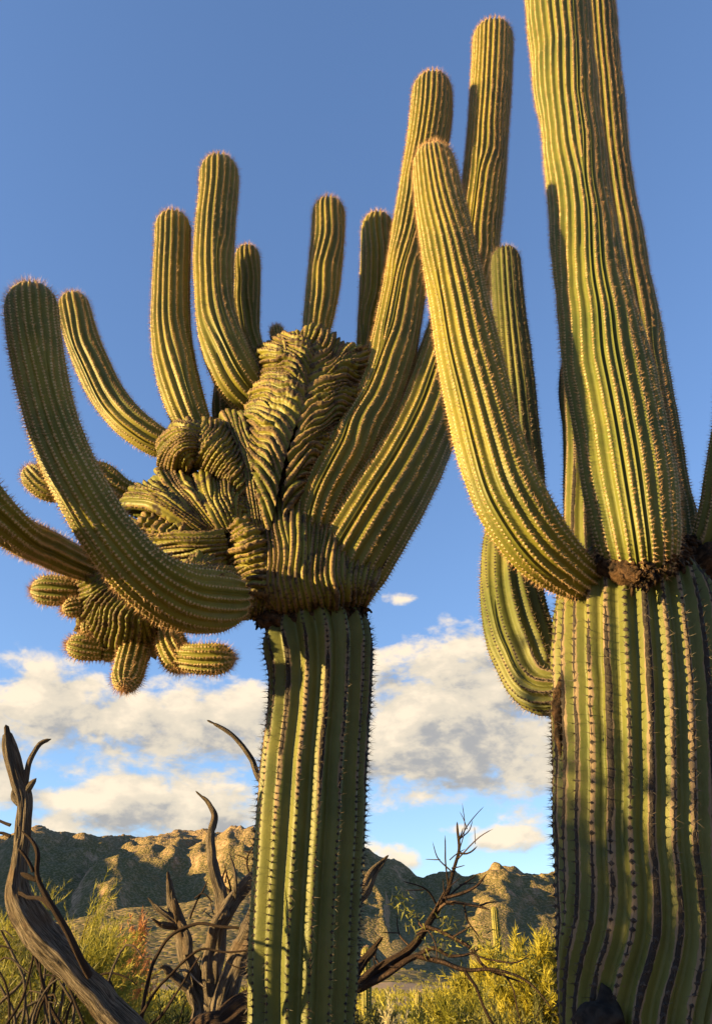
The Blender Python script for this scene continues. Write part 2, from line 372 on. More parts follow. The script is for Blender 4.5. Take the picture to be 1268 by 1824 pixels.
def fan(parent, name, base, edge, n0, mid=None, thick=.25, bulge=0., wave=.03, wf=2., A=.80, K=8, rows=84, q=1.75, seed=1, sp=.027, origin=(0, 0, 0),
        cork=.8, late=.5, mat='skin_crest', endt=.12, areole=.0095, wig=.4, curl=1.0, spine=('areole_brown', 'spine_dark'), per=2, length=.012, jag=.12):
    """a fold of crest: ribs run from the base line over the edge line and down the back"""
    n = max(6, int(n0 * .9))
    rng = np.random.default_rng(seed)
    tabs = []
    for P in (base, mid, edge):
        if P is None: tabs.append(None); continue
        D = dense(np.array([pt(*p) for p in P])); tabs.append((D, arclen(D) / max(arclen(D)[-1], 1e-6)))
    ev = lambda tb, t: np.stack([np.interp(t, tb[1], tb[0][:, k]) for k in range(3)], -1)
    a = np.linspace(0, 1, rows); a = np.pi * (a * .72 + .28 * a ** 2)
    s = np.sin(a); s = np.where(s > 0, s, 0) ** (.75)
    w = np.tile(rng.uniform(.8, 1.2, n), (rows, 1))
    for i in range(n):
        if rng.random() < late and 0 < i < n - 1:
            s0 = rng.uniform(.05, .6); w[:, i] *= .02 + .98 * sstep(s0, s0 + .28, s)
    w /= w.sum(1, keepdims=True)
    fr, u = ribcols(w, K)
    fr = np.concatenate([fr, np.ones((rows, 1))], 1); u = np.append(u, 0.0)
    h = profile(u, q); hr = rng.uniform(.7, 1.35, n); hr = np.append(np.repeat(hr, K), 1.0)
    t = fr; ss = np.repeat(s[:, None], t.shape[1], 1)
    t2 = np.clip(t + wig / n * n1(ss * 1.6 + t * 2, seed + 2), 0, 1)
    Bp, Ep = ev(tabs[0], t2), ev(tabs[2], t2)
    Mp = ev(tabs[1], t2) if mid else .5 * (Bp + Ep)
    Mc = 2 * Mp - .5 * (Bp + Ep); x = ss[..., None]
    jg = 1 + jag * n1(t * 9 + seed, seed + 8)[..., None] * x
    x = x * jg
    P = (1 - x) ** 2 * Bp + 2 * x * (1 - x) * Mc + x ** 2 * Ep
    away = unit(P - CAM) * np.array([1, 1, .35]); away = unit(away)
    tt = thick * (endt + (1 - endt) * np.clip(1 - (2 * t - 1) ** 4, 0, 1) ** .5)
    dep = -np.cos(a)[:, None] * .5 * tt - bulge * np.sin(np.pi * np.clip(ss, 0, 1)) * (np.cos(a)[:, None] > -.2) + wave * ss ** 1.5 * np.sin(2 * np.pi * wf * t + seed)
    dep = dep + .5 * thick
    P = P + away * dep[..., None]
    gr = np.gradient(P, axis=0); gc = np.gradient(P, axis=1)
    N = unit(np.cross(gr, gc)); mc = P.shape[1] // 2
    if np.sum(N[rows // 5, mc] * away[rows // 5, mc]) > 0: N = -N
    rib = np.linalg.norm(P[:, K::K][:, :n] - P[:, :-1:K][:, :n], axis=-1)
    amp = np.minimum(A * rib, .036); amp = np.concatenate([np.repeat(amp, K, 1), amp[:, -1:]], 1)
    ll = np.concatenate([np.zeros((1, P.shape[1])), np.cumsum(np.linalg.norm(np.diff(P, axis=0), axis=-1), 0)])
    bead = 1 + .16 * np.cos(2 * np.pi * ll / .034 + 6.28 * np.append(np.repeat(rng.random(n), K), 0)[None])
    V = P + N * (amp * (h * hr)[None] * bead)[..., None]
    V = V + N * (.0035 * noise3(V * 22, seed + 4))[..., None]
    nr, nc = t.shape; F = gridfaces(nr, nc)
    wn = np.concatenate([np.repeat(w * n, K, 1), (w * n)[:, -1:]], 1)
    ck = .78 * cork * (.6 + .8 * np.concatenate([np.repeat(rng.random(n), K), [0]]))[None] * np.ones((nr, 1))
    o = add(name, V.reshape(-1, 3), F, MAT[mat], parent, origin, attrs={'crest': np.tile(h, (nr, 1)) * np.clip(wn, 0, 1), 'along': ss, 'cork': np.clip(ck, 0, 1)})
    ci = np.arange(n) * K + K // 2; r1 = int(rows * .7)
    C = V[:r1, ci]; Tt = unit(np.gradient(C, axis=0)); Nn = N[:r1, ci]; Sd = unit(np.cross(Tt, Nn))
    spines_for(C, Nn, Tt, Sd, np.clip(w * n, 0, 1)[:r1], sp, rng, per, length, .0012, .7, areole, o, (MAT[spine[0]], MAT[spine[1]]), origin, name='areoles', bump=.6)
    return o

def lump(parent, name, ctrl, mat='cork', seed=1, rough=.3, fq=9., nseg=36, origin=(0, 0, 0), ds=.012, closed=True):
    """an irregular corky or woody mass swept along a line"""
    W = np.array([pr(*c) for c in ctrl]); D = dense(W); S = arclen(D); s = np.linspace(0, S[-1], max(6, int(S[-1] / ds)))
    X = at(D, S, s); C = X[:, :3]; R = X[:, 3]; T, E1, E2 = frames(C); th = np.linspace(0, 2 * np.pi, nseg, endpoint=False)
    fac = np.ones(len(s))
    if closed: fac = np.clip(np.sin(np.pi * np.linspace(.0, 1, len(s))), .0, 1) ** .35; fac[0] = fac[-1] = .02
    d = np.cos(th)[None, :, None] * E1[:, None] + np.sin(th)[None, :, None] * E2[:, None]
    P = C[:, None] + d * (R * fac)[:, None, None]
    r = R[:, None] * fac[:, None] * (1 + rough * fbm(P * fq, 4, seed, .6))
    V = C[:, None] + d * r[..., None]
    return add(name, V.reshape(-1, 3), gridfaces(len(s), nseg, True), MAT[mat], parent, origin, attrs={'along': np.repeat(s[:, None], nseg, 1), 'round': np.tile(th / 6.28, (len(s), 1))})

def branch(parent, name, ctrl, mat='deadwood', seed=1, nseg=10, rough=.16, ds=.05, origin=(0, 0, 0), world=False, jitter=.5, splinter=False):
    rng = np.random.default_rng(seed)
    W = np.array([c if world else pr(*c) for c in ctrl]); D = dense(W); S = arclen(D)
    s = np.linspace(0, S[-1], max(8, int(S[-1] / ds))); X = at(D, S, s); R = np.maximum(X[:, 3], .0012)
    C = X[:, :3] + np.stack([n1(s * 3.1 + seed, seed + k) for k in range(3)], -1) * (R * jitter)[:, None] + np.stack([n1(s * 9 + seed, seed + k + 5) for k in range(3)], -1) * (R * jitter * .5)[:, None] + np.stack([n1(s * 7 + seed * 3, seed + k + 9) for k in range(3)], -1) * .011 * np.minimum(1, R / .006)[:, None]
    T, E1, E2 = frames(C); th = np.linspace(0, 2 * np.pi, nseg, endpoint=False)
    d = np.cos(th)[None, :, None] * E1[:, None] + np.sin(th)[None, :, None] * E2[:, None]
    cs = np.stack([np.cos(th)[None] * 1.4 + 0 * s[:, None], np.sin(th)[None] * 1.4 + 0 * s[:, None], s[:, None] * 2.2 + 0 * th[None]], -1)
    cs2 = np.stack([np.cos(th)[None] * 3.2 + 0 * s[:, None], np.sin(th)[None] * 3.2 + 0 * s[:, None], s[:, None] * 1.3 / max(R.max(), .01) * .12 + 0 * th[None]], -1)
    r = R[:, None] * (1 + rough * 1.6 * noise3(cs, seed) + rough * ridged(cs2, 3, seed + 9) + rough * .7 * noise3(np.stack([cs[..., 0] * 3, cs[..., 1] * 3, cs[..., 2] * 3], -1), seed + 4))
    if splinter:
        k = len(s) - np.arange(len(s))[:, None]; r = r * np.where(k < 6, np.clip(.55 + .6 * noise3(cs2 * 2 + 3, seed), .05, 1), 1)
    r[-1] *= .15
    V = C[:, None] + d * r[..., None]
    V = np.vstack([V.reshape(-1, 3), C[-1:]]); F = gridfaces(len(s), nseg, True)
    return add(name, V, F, MAT[mat], parent, origin, attrs={'along': np.append(np.repeat(s[:, None], nseg, 1), s[-1]), 'round': np.append(np.tile(np.abs(th / 3.1416 - 1), (len(s), 1)), 0)})

def ground_xy(px, Y): return pt(px, 1700, Y)[0]

# ------------------------------------------------------------------ terrain
def ridge_fn(pts, D, front, back, dn=.05, seed=0, power=1.25, fadeaz=None):
    ae = np.array([azel(*p) for p in pts]); o = np.argsort(ae[:, 0]); ae = ae[o]
    def f(x, y):
        r = np.hypot(x, y); ph = np.arctan2(x, y); ph = ph + .012 * fbm(np.stack([x / 170., y / 170., 0 * x + seed], -1), 3, seed + 60)
        e = np.interp(ph, ae[:, 0], ae[:, 1])
        Dd = D * (1 + dn * n1(ph * 14, seed) + dn * .5 * n1(ph * 41, seed + 1))
        top = CAMZ + Dd * np.tan(e)
        p = np.where(r < Dd, np.clip((r - (Dd - front)) / front, 0, 1) ** power, np.clip(1 - (r - Dd) / back, 0, 1) ** 1.3)
        return top * p, p
    return f
M1 = ridge_fn([(-2600, 1640), (-900, 1480), (-400, 1470), (-100, 1490), (0, 1497), (50, 1488), (75, 1487), (110, 1503), (150, 1497), (185, 1500), (215, 1505), (250, 1503), (290, 1495), (315, 1489), (345, 1497), (365, 1495), (385, 1500), (410, 1488), (440, 1482),
               (470, 1478), (540, 1490), (600, 1500), (640, 1512), (655, 1520), (672, 1532), (690, 1538), (712, 1556), (735, 1572), (752, 1579), (775, 1572), (800, 1566), (820, 1570), (843, 1566), (865, 1560), (880, 1550), (897, 1545), (912, 1550), (925, 1562),
               (945, 1562), (965, 1568), (990, 1562), (1040, 1550), (1200, 1545), (1700, 1560), (2600, 1600), (3600, 1690)], 3000, 1500, 1500, .05, 1, 1.15)
M2 = ridge_fn([(40, 1720), (100, 1630), (125, 1590), (150, 1556), (180, 1536), (205, 1528), (225, 1532), (260, 1552), (290, 1572), (320, 1592), (340, 1625), (370, 1720)], 2250, 620, 700, .02, 2, 1.0)
M3 = ridge_fn([(470, 1720), (520, 1560), (600, 1528), (660, 1535), (690, 1562), (700, 1600), (715, 1635), (735, 1665), (750, 1720)], 2350, 800, 600, .03, 3, 1.0)
M4 = ridge_fn([(-900, 1690), (-200, 1670), (100, 1648), (190, 1630), (240, 1619), (290, 1622), (330, 1612), (380, 1600), (440, 1600), (520, 1630), (600, 1660), (660, 1690), (700, 1730)], 1000, 560, 500, .03, 4, .9)
M5 = ridge_fn([(430, 1745), (560, 1735), (640, 1727), (690, 1722), (740, 1728), (790, 1740), (900, 1745), (1100, 1735), (1400, 1745)], 430, 240, 200, .03, 5, .9)
# unseen spur left of the view, added so its long shadow climbs the slopes
def added_spur(x, y):
    u = (x + 1750) / 420.0; v = (y - 2050) / 900.0
    return 470 * np.exp(-u * u - v * v)
def height(x, y):
    x = np.asarray(x, float); y = np.asarray(y, float); r = np.hypot(x, y); z0 = np.zeros_like(x)
    p3 = np.stack([x, y, z0], -1)
    h = .10 * fbm(p3 / 5., 3, 3) * sstep(2, 10, r) + 1.0 * fbm(p3 / 70., 3, 5) * sstep(25, 120, r) - .6 * sstep(20, 200, r)
    far = sstep(700, 1500, r)
    a1, p1 = M1(x, y); a2, p2 = M2(x, y); a3, p3_ = M3(x, y); a4, p4 = M4(x, y); a5, p5 = M5(x, y)
    rg = ridged(p3 / 620. + 3.1, 5, 21); rock = ridged(p3 / 120. + 1.7, 4, 31); sm = fbm(p3 / 34., 3, 41)
    m = 4 * p1 * (1 - p1)
    a1 = a1 * (1 + .30 * m * rg) + (rock * 36 + sm * 13) * sstep(.15, .8, p1) * (.55 + .45 * m)
    a2 = a2 + (rock * 16 + sm * 8) * sstep(.1, .6, p2)
    a3 = a3 + (rock * 20 + sm * 8) * sstep(.1, .6, p3_)
    a4 = a4 + (rock * 6 + sm * 3 + rg * 12 * (1 - p4)) * sstep(.1, .6, p4)
    a5 = a5 + (ridged(p3 / 90., 3, 51) * 2.2 + sm * .8) * sstep(.1, .6, p5)
    b = np.maximum.reduce([a1, a2, a3, a4, a5, added_spur(x, y) * (1 + .12 * rg)])
    return h + np.maximum(b, 0)

def terrain_mat():
    m, nt, b = material('desert_hillside'); B = NB(nt); P = B.pos(); g = B.n('ShaderNodeNewGeometry')
    sep = B.n('ShaderNodeSeparateXYZ'); nt.links.new(g.outputs['Normal'], sep.inputs[0]); sp = B.n('ShaderNodeSeparateXYZ'); nt.links.new(P, sp.inputs[0])
    n1_ = B.noise(P, .02, 5, .6); n2 = B.noise(P, .11, 4, .6); n3 = B.noise(P, .45, 3, .6)
    soil = B.mix(n1_, c4(.17, .125, .06), c4(.22, .16, .085))
    rock = B.mix(B.step(n2, .3, .7), c4(.18, .115, .068), c4(.42, .27, .165))
    veg = B.mix(n2, c4(.05, .052, .018), c4(.10, .092, .03))
    steep = B.math('SUBTRACT', 1.0, sep.outputs[2])
    rk = B.step(B.math('ADD', B.math('MULTIPLY', steep, 1.3), B.math('MULTIPLY', n1_, .5)), .50, .78)
    hi = B.step(B.math('ADD', sp.outputs[2], B.math('MULTIPLY', n1_, 300)), 380, 620)
    rk = B.math('MAXIMUM', rk, B.math('MULTIPLY', hi, .75))
    bush = B.n('ShaderNodeTexVoronoi'); nt.links.new(P, bush.inputs['Vector']); bush.inputs['Scale'].default_value = .16
    vb = B.math('SUBTRACT', 1.0, B.step(B.math('ADD', bush.outputs['Distance'], B.math('MULTIPLY', n3, .35)), .56, .92))
    vb = B.math('MULTIPLY', vb, B.math('SUBTRACT', 1.0, B.math('MULTIPLY', rk, .62)))
    col = B.mix(rk, soil, rock); col = B.mix(B.math('MULTIPLY', vb, .8), col, veg)
    nt.links.new(col, b.inputs['Base Color']); b.inputs['Roughness'].default_value = .95; b.inputs['Specular IOR Level'].default_value = .05
    hh = B.math('ADD', B.math('MULTIPLY', vb, 1.0), B.math('MULTIPLY', B.math('MULTIPLY', n2, rk), 3.0))
    B.bump(hh, .7, 2.2, b); return m
def ground_mat():
    m, nt, b = material('desert_ground'); B = NB(nt); P = B.pos()
    n = B.noise(P, .5, 5, .6); f = B.noise(P, 14, 4, .7)
    col = B.mix(n, c4(.20, .14, .085), c4(.34, .25, .16)); col = B.mix(B.math('MULTIPLY', B.step(f, .5, .7), .4), col, c4(.12, .09, .06))
    nt.links.new(col, b.inputs['Base Color']); b.inputs['Roughness'].default_value = .95; b.inputs['Specular IOR Level'].default_value = .05
    B.bump(f, .6, .03, b); return m
MAT['hill'] = terrain_mat(); MAT['ground'] = ground_mat()
az = np.unique(np.concatenate([np.linspace(-27, 27, 480), np.linspace(-80, -27, 110), np.linspace(27, 75, 40), np.linspace(75, 280, 42)]))
az = RAD(1) * az[:-1]
r_near = np.concatenate([[0.01], np.geomspace(.8, 60, 28), np.linspace(63, 230, 50)[0:]])
r_far = np.concatenate([np.linspace(230, 1300, 130), np.linspace(1312, 3900, 210), np.geomspace(3950, 14000, 14)])
def polar(rs, name, mat):
    X = rs[:, None] * np.sin(az)[None]; Y = rs[:, None] * np.cos(az)[None]; Z = height(X, Y)
    o = add(name, np.stack([X, Y, Z], -1).reshape(-1, 3), gridfaces(len(rs), len(az), True)[:, ::-1], mat); o['kind'] = 'structure'; return o
polar(r_near, 'ground', MAT['ground']); polar(r_far, 'mountain', MAT['hill'])
def hz(x, y): return float(height(np.array([x]), np.array([y]))[0])

def shards(parent, name, pts, n, size, seed, origin, mat='cork', down=.5):
    """loose angular flakes of old cork scattered over a scar"""
    rng = np.random.default_rng(seed); D = dense(np.array([pr(*c) for c in pts])); S = arclen(D); X = at(D, S, rng.uniform(0, S[-1], n))
    d = unit(rng.normal(0, 1, (n, 3)) + np.array([0, -.6, 0])); c = X[:, :3] + d * (X[:, 3] * rng.uniform(.6, 1.1, n))[:, None]
    u = unit(np.cross(d, rng.normal(0, 1, (n, 3)) + np.array([0, 0, 1.5]))); v = unit(np.cross(d, u) + .5 * d + np.array([0, 0, -down])); sz = size * rng.uniform(.4, 1.3, (n, 1)); t = d * sz * .18
    q = [c - u * sz * .35 - v * sz * .4, c + u * sz * .35 - v * sz * .5, c + u * sz * .25 + v * sz * .5 + d * sz * .5, c - u * sz * .15 + v * sz * .8 + d * sz * .35]
    V = np.stack([a + t for a in q] + [a - t for a in q], 1).reshape(-1, 3); f = np.array([[0, 1, 2, 3], [7, 6, 5, 4], [0, 4, 5, 1], [1, 5, 6, 2], [2, 6, 7, 3], [3, 7, 4, 0]])
    return add(name, V, (f[None] + 8 * np.arange(n)[:, None, None]).reshape(-1, 4), MAT[mat], parent, origin, smooth=False, kind='stuff')

# ------------------------------------------------------------------ the crested saguaro
Y0 = 4.6
b0 = pt(541, 1824, Y0); base_l = np.array([b0[0] - .02, Y0, 0.0])
sagL = thing('crested_saguaro', 'crested saguaro with a fan-shaped folded crown and many upraised arms', 'cactus', base_l)
OL = base_l
def wr(x, y, z, r): return (x, y, z, r, 0)
kl = 0.268
trunkL = limb(sagL, 'trunk', [wr(base_l[0] - .02, Y0, -.15, .33), wr(base_l[0] - .01, Y0, .5, .34), pr(537, 1824, Y0, 97).tolist() + [0], (541, 1700, Y0, 99), (546, 1590, Y0, 99), (553, 1480, Y0, 98), (560, 1360, Y0, 95), (568, 1270, Y0, 92),
        (571, 1205, Y0, 93), (568, 1155, Y0, 97), (562, 1124, Y0, 93), (558, 1106, Y0, 80), (557, 1096, Y0, 66)], n=17, K=10, A=.40, q=.5, ds=.022, sp=.034, mat='skin_old', spine=('areole_dark', 'spine_dark'), per=7, length=.042,
        width=.0016, spread=.85, areole=.010, cork=[(0, .15), (.45, .18), (.62, .22), (.72, .65), (.9, .75), (.96, .35), (1, .7)], tip=False, late=.06, seed=5, origin=OL, wob=.03, bulge=.015, wrinkle=.010)
ncol = [(462, 1092, Y0 + .02, 24), (482, 1104, Y0 - .14, 18), (520, 1104, Y0 - .22, 13), (565, 1100, Y0 - .245, 12), (615, 1092, Y0 - .2, 12), (646, 1086, Y0, 13)]
nc_ = lump(sagL, 'neck_collar', ncol, seed=3, rough=.7, fq=22, origin=OL, nseg=30)
shards(nc_, 'cork_flakes', ncol, 160, .035, 4, OL)
lump(sagL, 'neck', [(558, 1130, Y0, 66), (557, 1098, Y0, 76), (556, 1060, Y0, 80), (556, 1020, Y0, 66)], seed=4, rough=.06, fq=10, nseg=48, origin=OL)

ARM = dict(n=20, origin=OL)
arms_l = [
  # big inner right arm
  dict(ctrl=[(548, 1000, 4.50, 34), (560, 920, 4.44, 44), (598, 840, 4.46, 48), (652, 758, 4.54, 48), (692, 655, 4.62, 44), (714, 550, 4.68, 39), (732, 430, 4.7, 37), (752, 310, 4.7, 37), (767, 210, 4.7, 37), (770, 143, 4.7, 36)],
       seed=21, n=25, cork=[(0, .5), (.25, .3), (.4, .03), (1, 0)], late=.3),
  # outer right arm
  dict(ctrl=[(592, 1062, 4.58, 62), (618, 1008, 4.54, 72), (664, 930, 4.52, 73), (712, 850, 4.55, 67), (754, 762, 4.62, 60), (784, 670, 4.7, 53), (812, 580, 4.74, 48), (838, 490, 4.75, 43), (856, 370, 4.76, 39), (868, 240, 4.76, 36), (875, 130, 4.76, 36), (878, 52, 4.76, 36)],
       seed=22, n=27, cork=[(0, .55), (.15, .3), (.3, .03), (1, 0)], late=.35),
  # left front arm
  dict(ctrl=[(424, 1062, 4.22, 6), (416, 1064, 4.18, 34), (396, 1068, 4.1, 54), (360, 1067, 3.98, 62), (310, 1058, 3.82, 59), (252, 1020, 3.66, 53), (197, 957, 3.55, 49), (150, 882, 3.48, 46), (106, 788, 3.46, 45), (76, 680, 3.46, 45), (60, 585, 3.46, 45), (56, 515, 3.46, 45)],
       seed=23, n=21, mat='skin', cork=[(0, .35), (.2, .1), (.35, 0), (1, 0)], late=.15, per=6),
  # left rear arm, curving up
  dict(ctrl=[(330, 795, 4.8, 24), (290, 790, 4.78, 27), (248, 765, 4.75, 29), (200, 715, 4.75, 30), (163, 645, 4.75, 30), (140, 580, 4.75, 29), (129, 527, 4.75, 27)], seed=24, n=16),
  # third arm
  dict(ctrl=[(352, 775, 4.75, 30), (338, 740, 4.72, 34), (319, 680, 4.7, 36), (306, 600, 4.7, 35), (305, 520, 4.7, 33), (308, 440, 4.7, 32), (309, 384, 4.7, 31)], seed=25, n=17),
  # fourth arm
  dict(ctrl=[(462, 720, 4.75, 34), (437, 692, 4.68, 42), (408, 640, 4.6, 41), (387, 570, 4.58, 36), (381, 490, 4.58, 35), (384, 400, 4.58, 35), (390, 340, 4.58, 35), (391, 287, 4.58, 34)], seed=26, n=19),
  # behind the fourth
  dict(ctrl=[(478, 655, 5.1, 18), (462, 640, 5.1, 19), (446, 605, 5.1, 20), (440, 555, 5.12, 23), (441, 500, 5.12, 23), (441, 442, 5.12, 22)], seed=27, n=15, cork=[(0, .3), (.2, 0), (1, 0)]),
  dict(ctrl=[(405, 770, 5.05, 26), (402, 720, 5.05, 24), (408, 670, 5.1, 22), (425, 600, 5.15, 20), (432, 540, 5.15, 18)], seed=28, n=14),
  # arms on the top of the crest
  dict(ctrl=[(560, 625, 4.75, 22), (564, 590, 4.75, 25), (573, 530, 4.75, 29), (580, 470, 4.75, 30), (584, 420, 4.75, 30), (586, 360, 4.75, 29)], seed=29, n=17),
  dict(ctrl=[(650, 690, 5.15, 26), (660, 640, 5.15, 28), (668, 560, 5.15, 30), (671, 480, 5.15, 30), (673, 386, 5.15, 29)], seed=30, n=17),
  # sagging arm behind the left front arm, its tip beyond it
  dict(ctrl=[(250, 893, 4.72, 26), (215, 878, 4.66, 28), (172, 850, 4.62, 30), (130, 862, 4.58, 28), (92, 868, 4.56, 27), (66, 852, 4.55, 25), (50, 836, 4.55, 23)], seed=31, n=15, length=.03),
  # far left arm leaving the view; unseen rise added to shade the front arm
  dict(ctrl=[(172, 1015, 4.36, 24), (140, 1003, 4.2, 28), (80, 975, 3.78, 32), (15, 938, 3.34, 36), (-45, 880, 3.12, 46), (-86, 770, 3.1, 60), (-104, 660, 3.14, 62), (-110, 560, 3.2, 60), (-112, 470, 3.2, 57)], seed=32, n=17, late=.1),
]
for a in arms_l:
    kw = dict(ARM); kw.update(a); c = kw.pop('ctrl'); limb(sagL, 'arm', c, **kw)
PUP = dict(n=14, K=6, origin=OL, A=.48, sp=.02, ds=.012, per=8, length=.03, spread=.9, mat='skin_young', areole=.0085, late=0, bulge=.02, width=.0009)
pups = [[(150, 1052, 4.40, 20), (118, 1052, 4.38, 26), (85, 1051, 4.38, 27), (58, 1050, 4.38, 24)],
        [(160, 1075, 4.38, 14), (140, 1080, 4.36, 18), (124, 1084, 4.35, 18), (113, 1087, 4.35, 15)],
        [(205, 1158, 4.50, 18), (182, 1157, 4.50, 22)], [(185, 1156, 4.48, 21), (152, 1152, 4.46, 25), (121, 1147, 4.45, 23)],
        [(245, 1128, 4.44, 24), (239, 1160, 4.40, 27), (231, 1192, 4.34, 28), (222, 1226, 4.26, 25)],
        [(300, 1130, 4.38, 24), (308, 1155, 4.36, 28), (322, 1180, 4.35, 27), (330, 1195, 4.35, 20)],
        [(322, 1170, 4.33, 22), (345, 1173, 4.30, 26), (380, 1174, 4.28, 28), (417, 1172, 4.28, 26)],
        [(175, 1105, 4.44, 20), (165, 1118, 4.42, 21), (160, 1135, 4.42, 17)],
        [(502, 615, 4.85, 9), (497, 604, 4.85, 11), (494, 594, 4.85, 13), (492, 582, 4.85, 11)]]
for k, c in enumerate(pups):
    if len(c) == 2: c = [c[0], ((c[0][0] + c[1][0]) / 2, (c[0][1] + c[1][1]) / 2, c[0][2], c[1][3]), c[1]]
    limb(sagL, 'pup', c, seed=60 + k, **PUP)

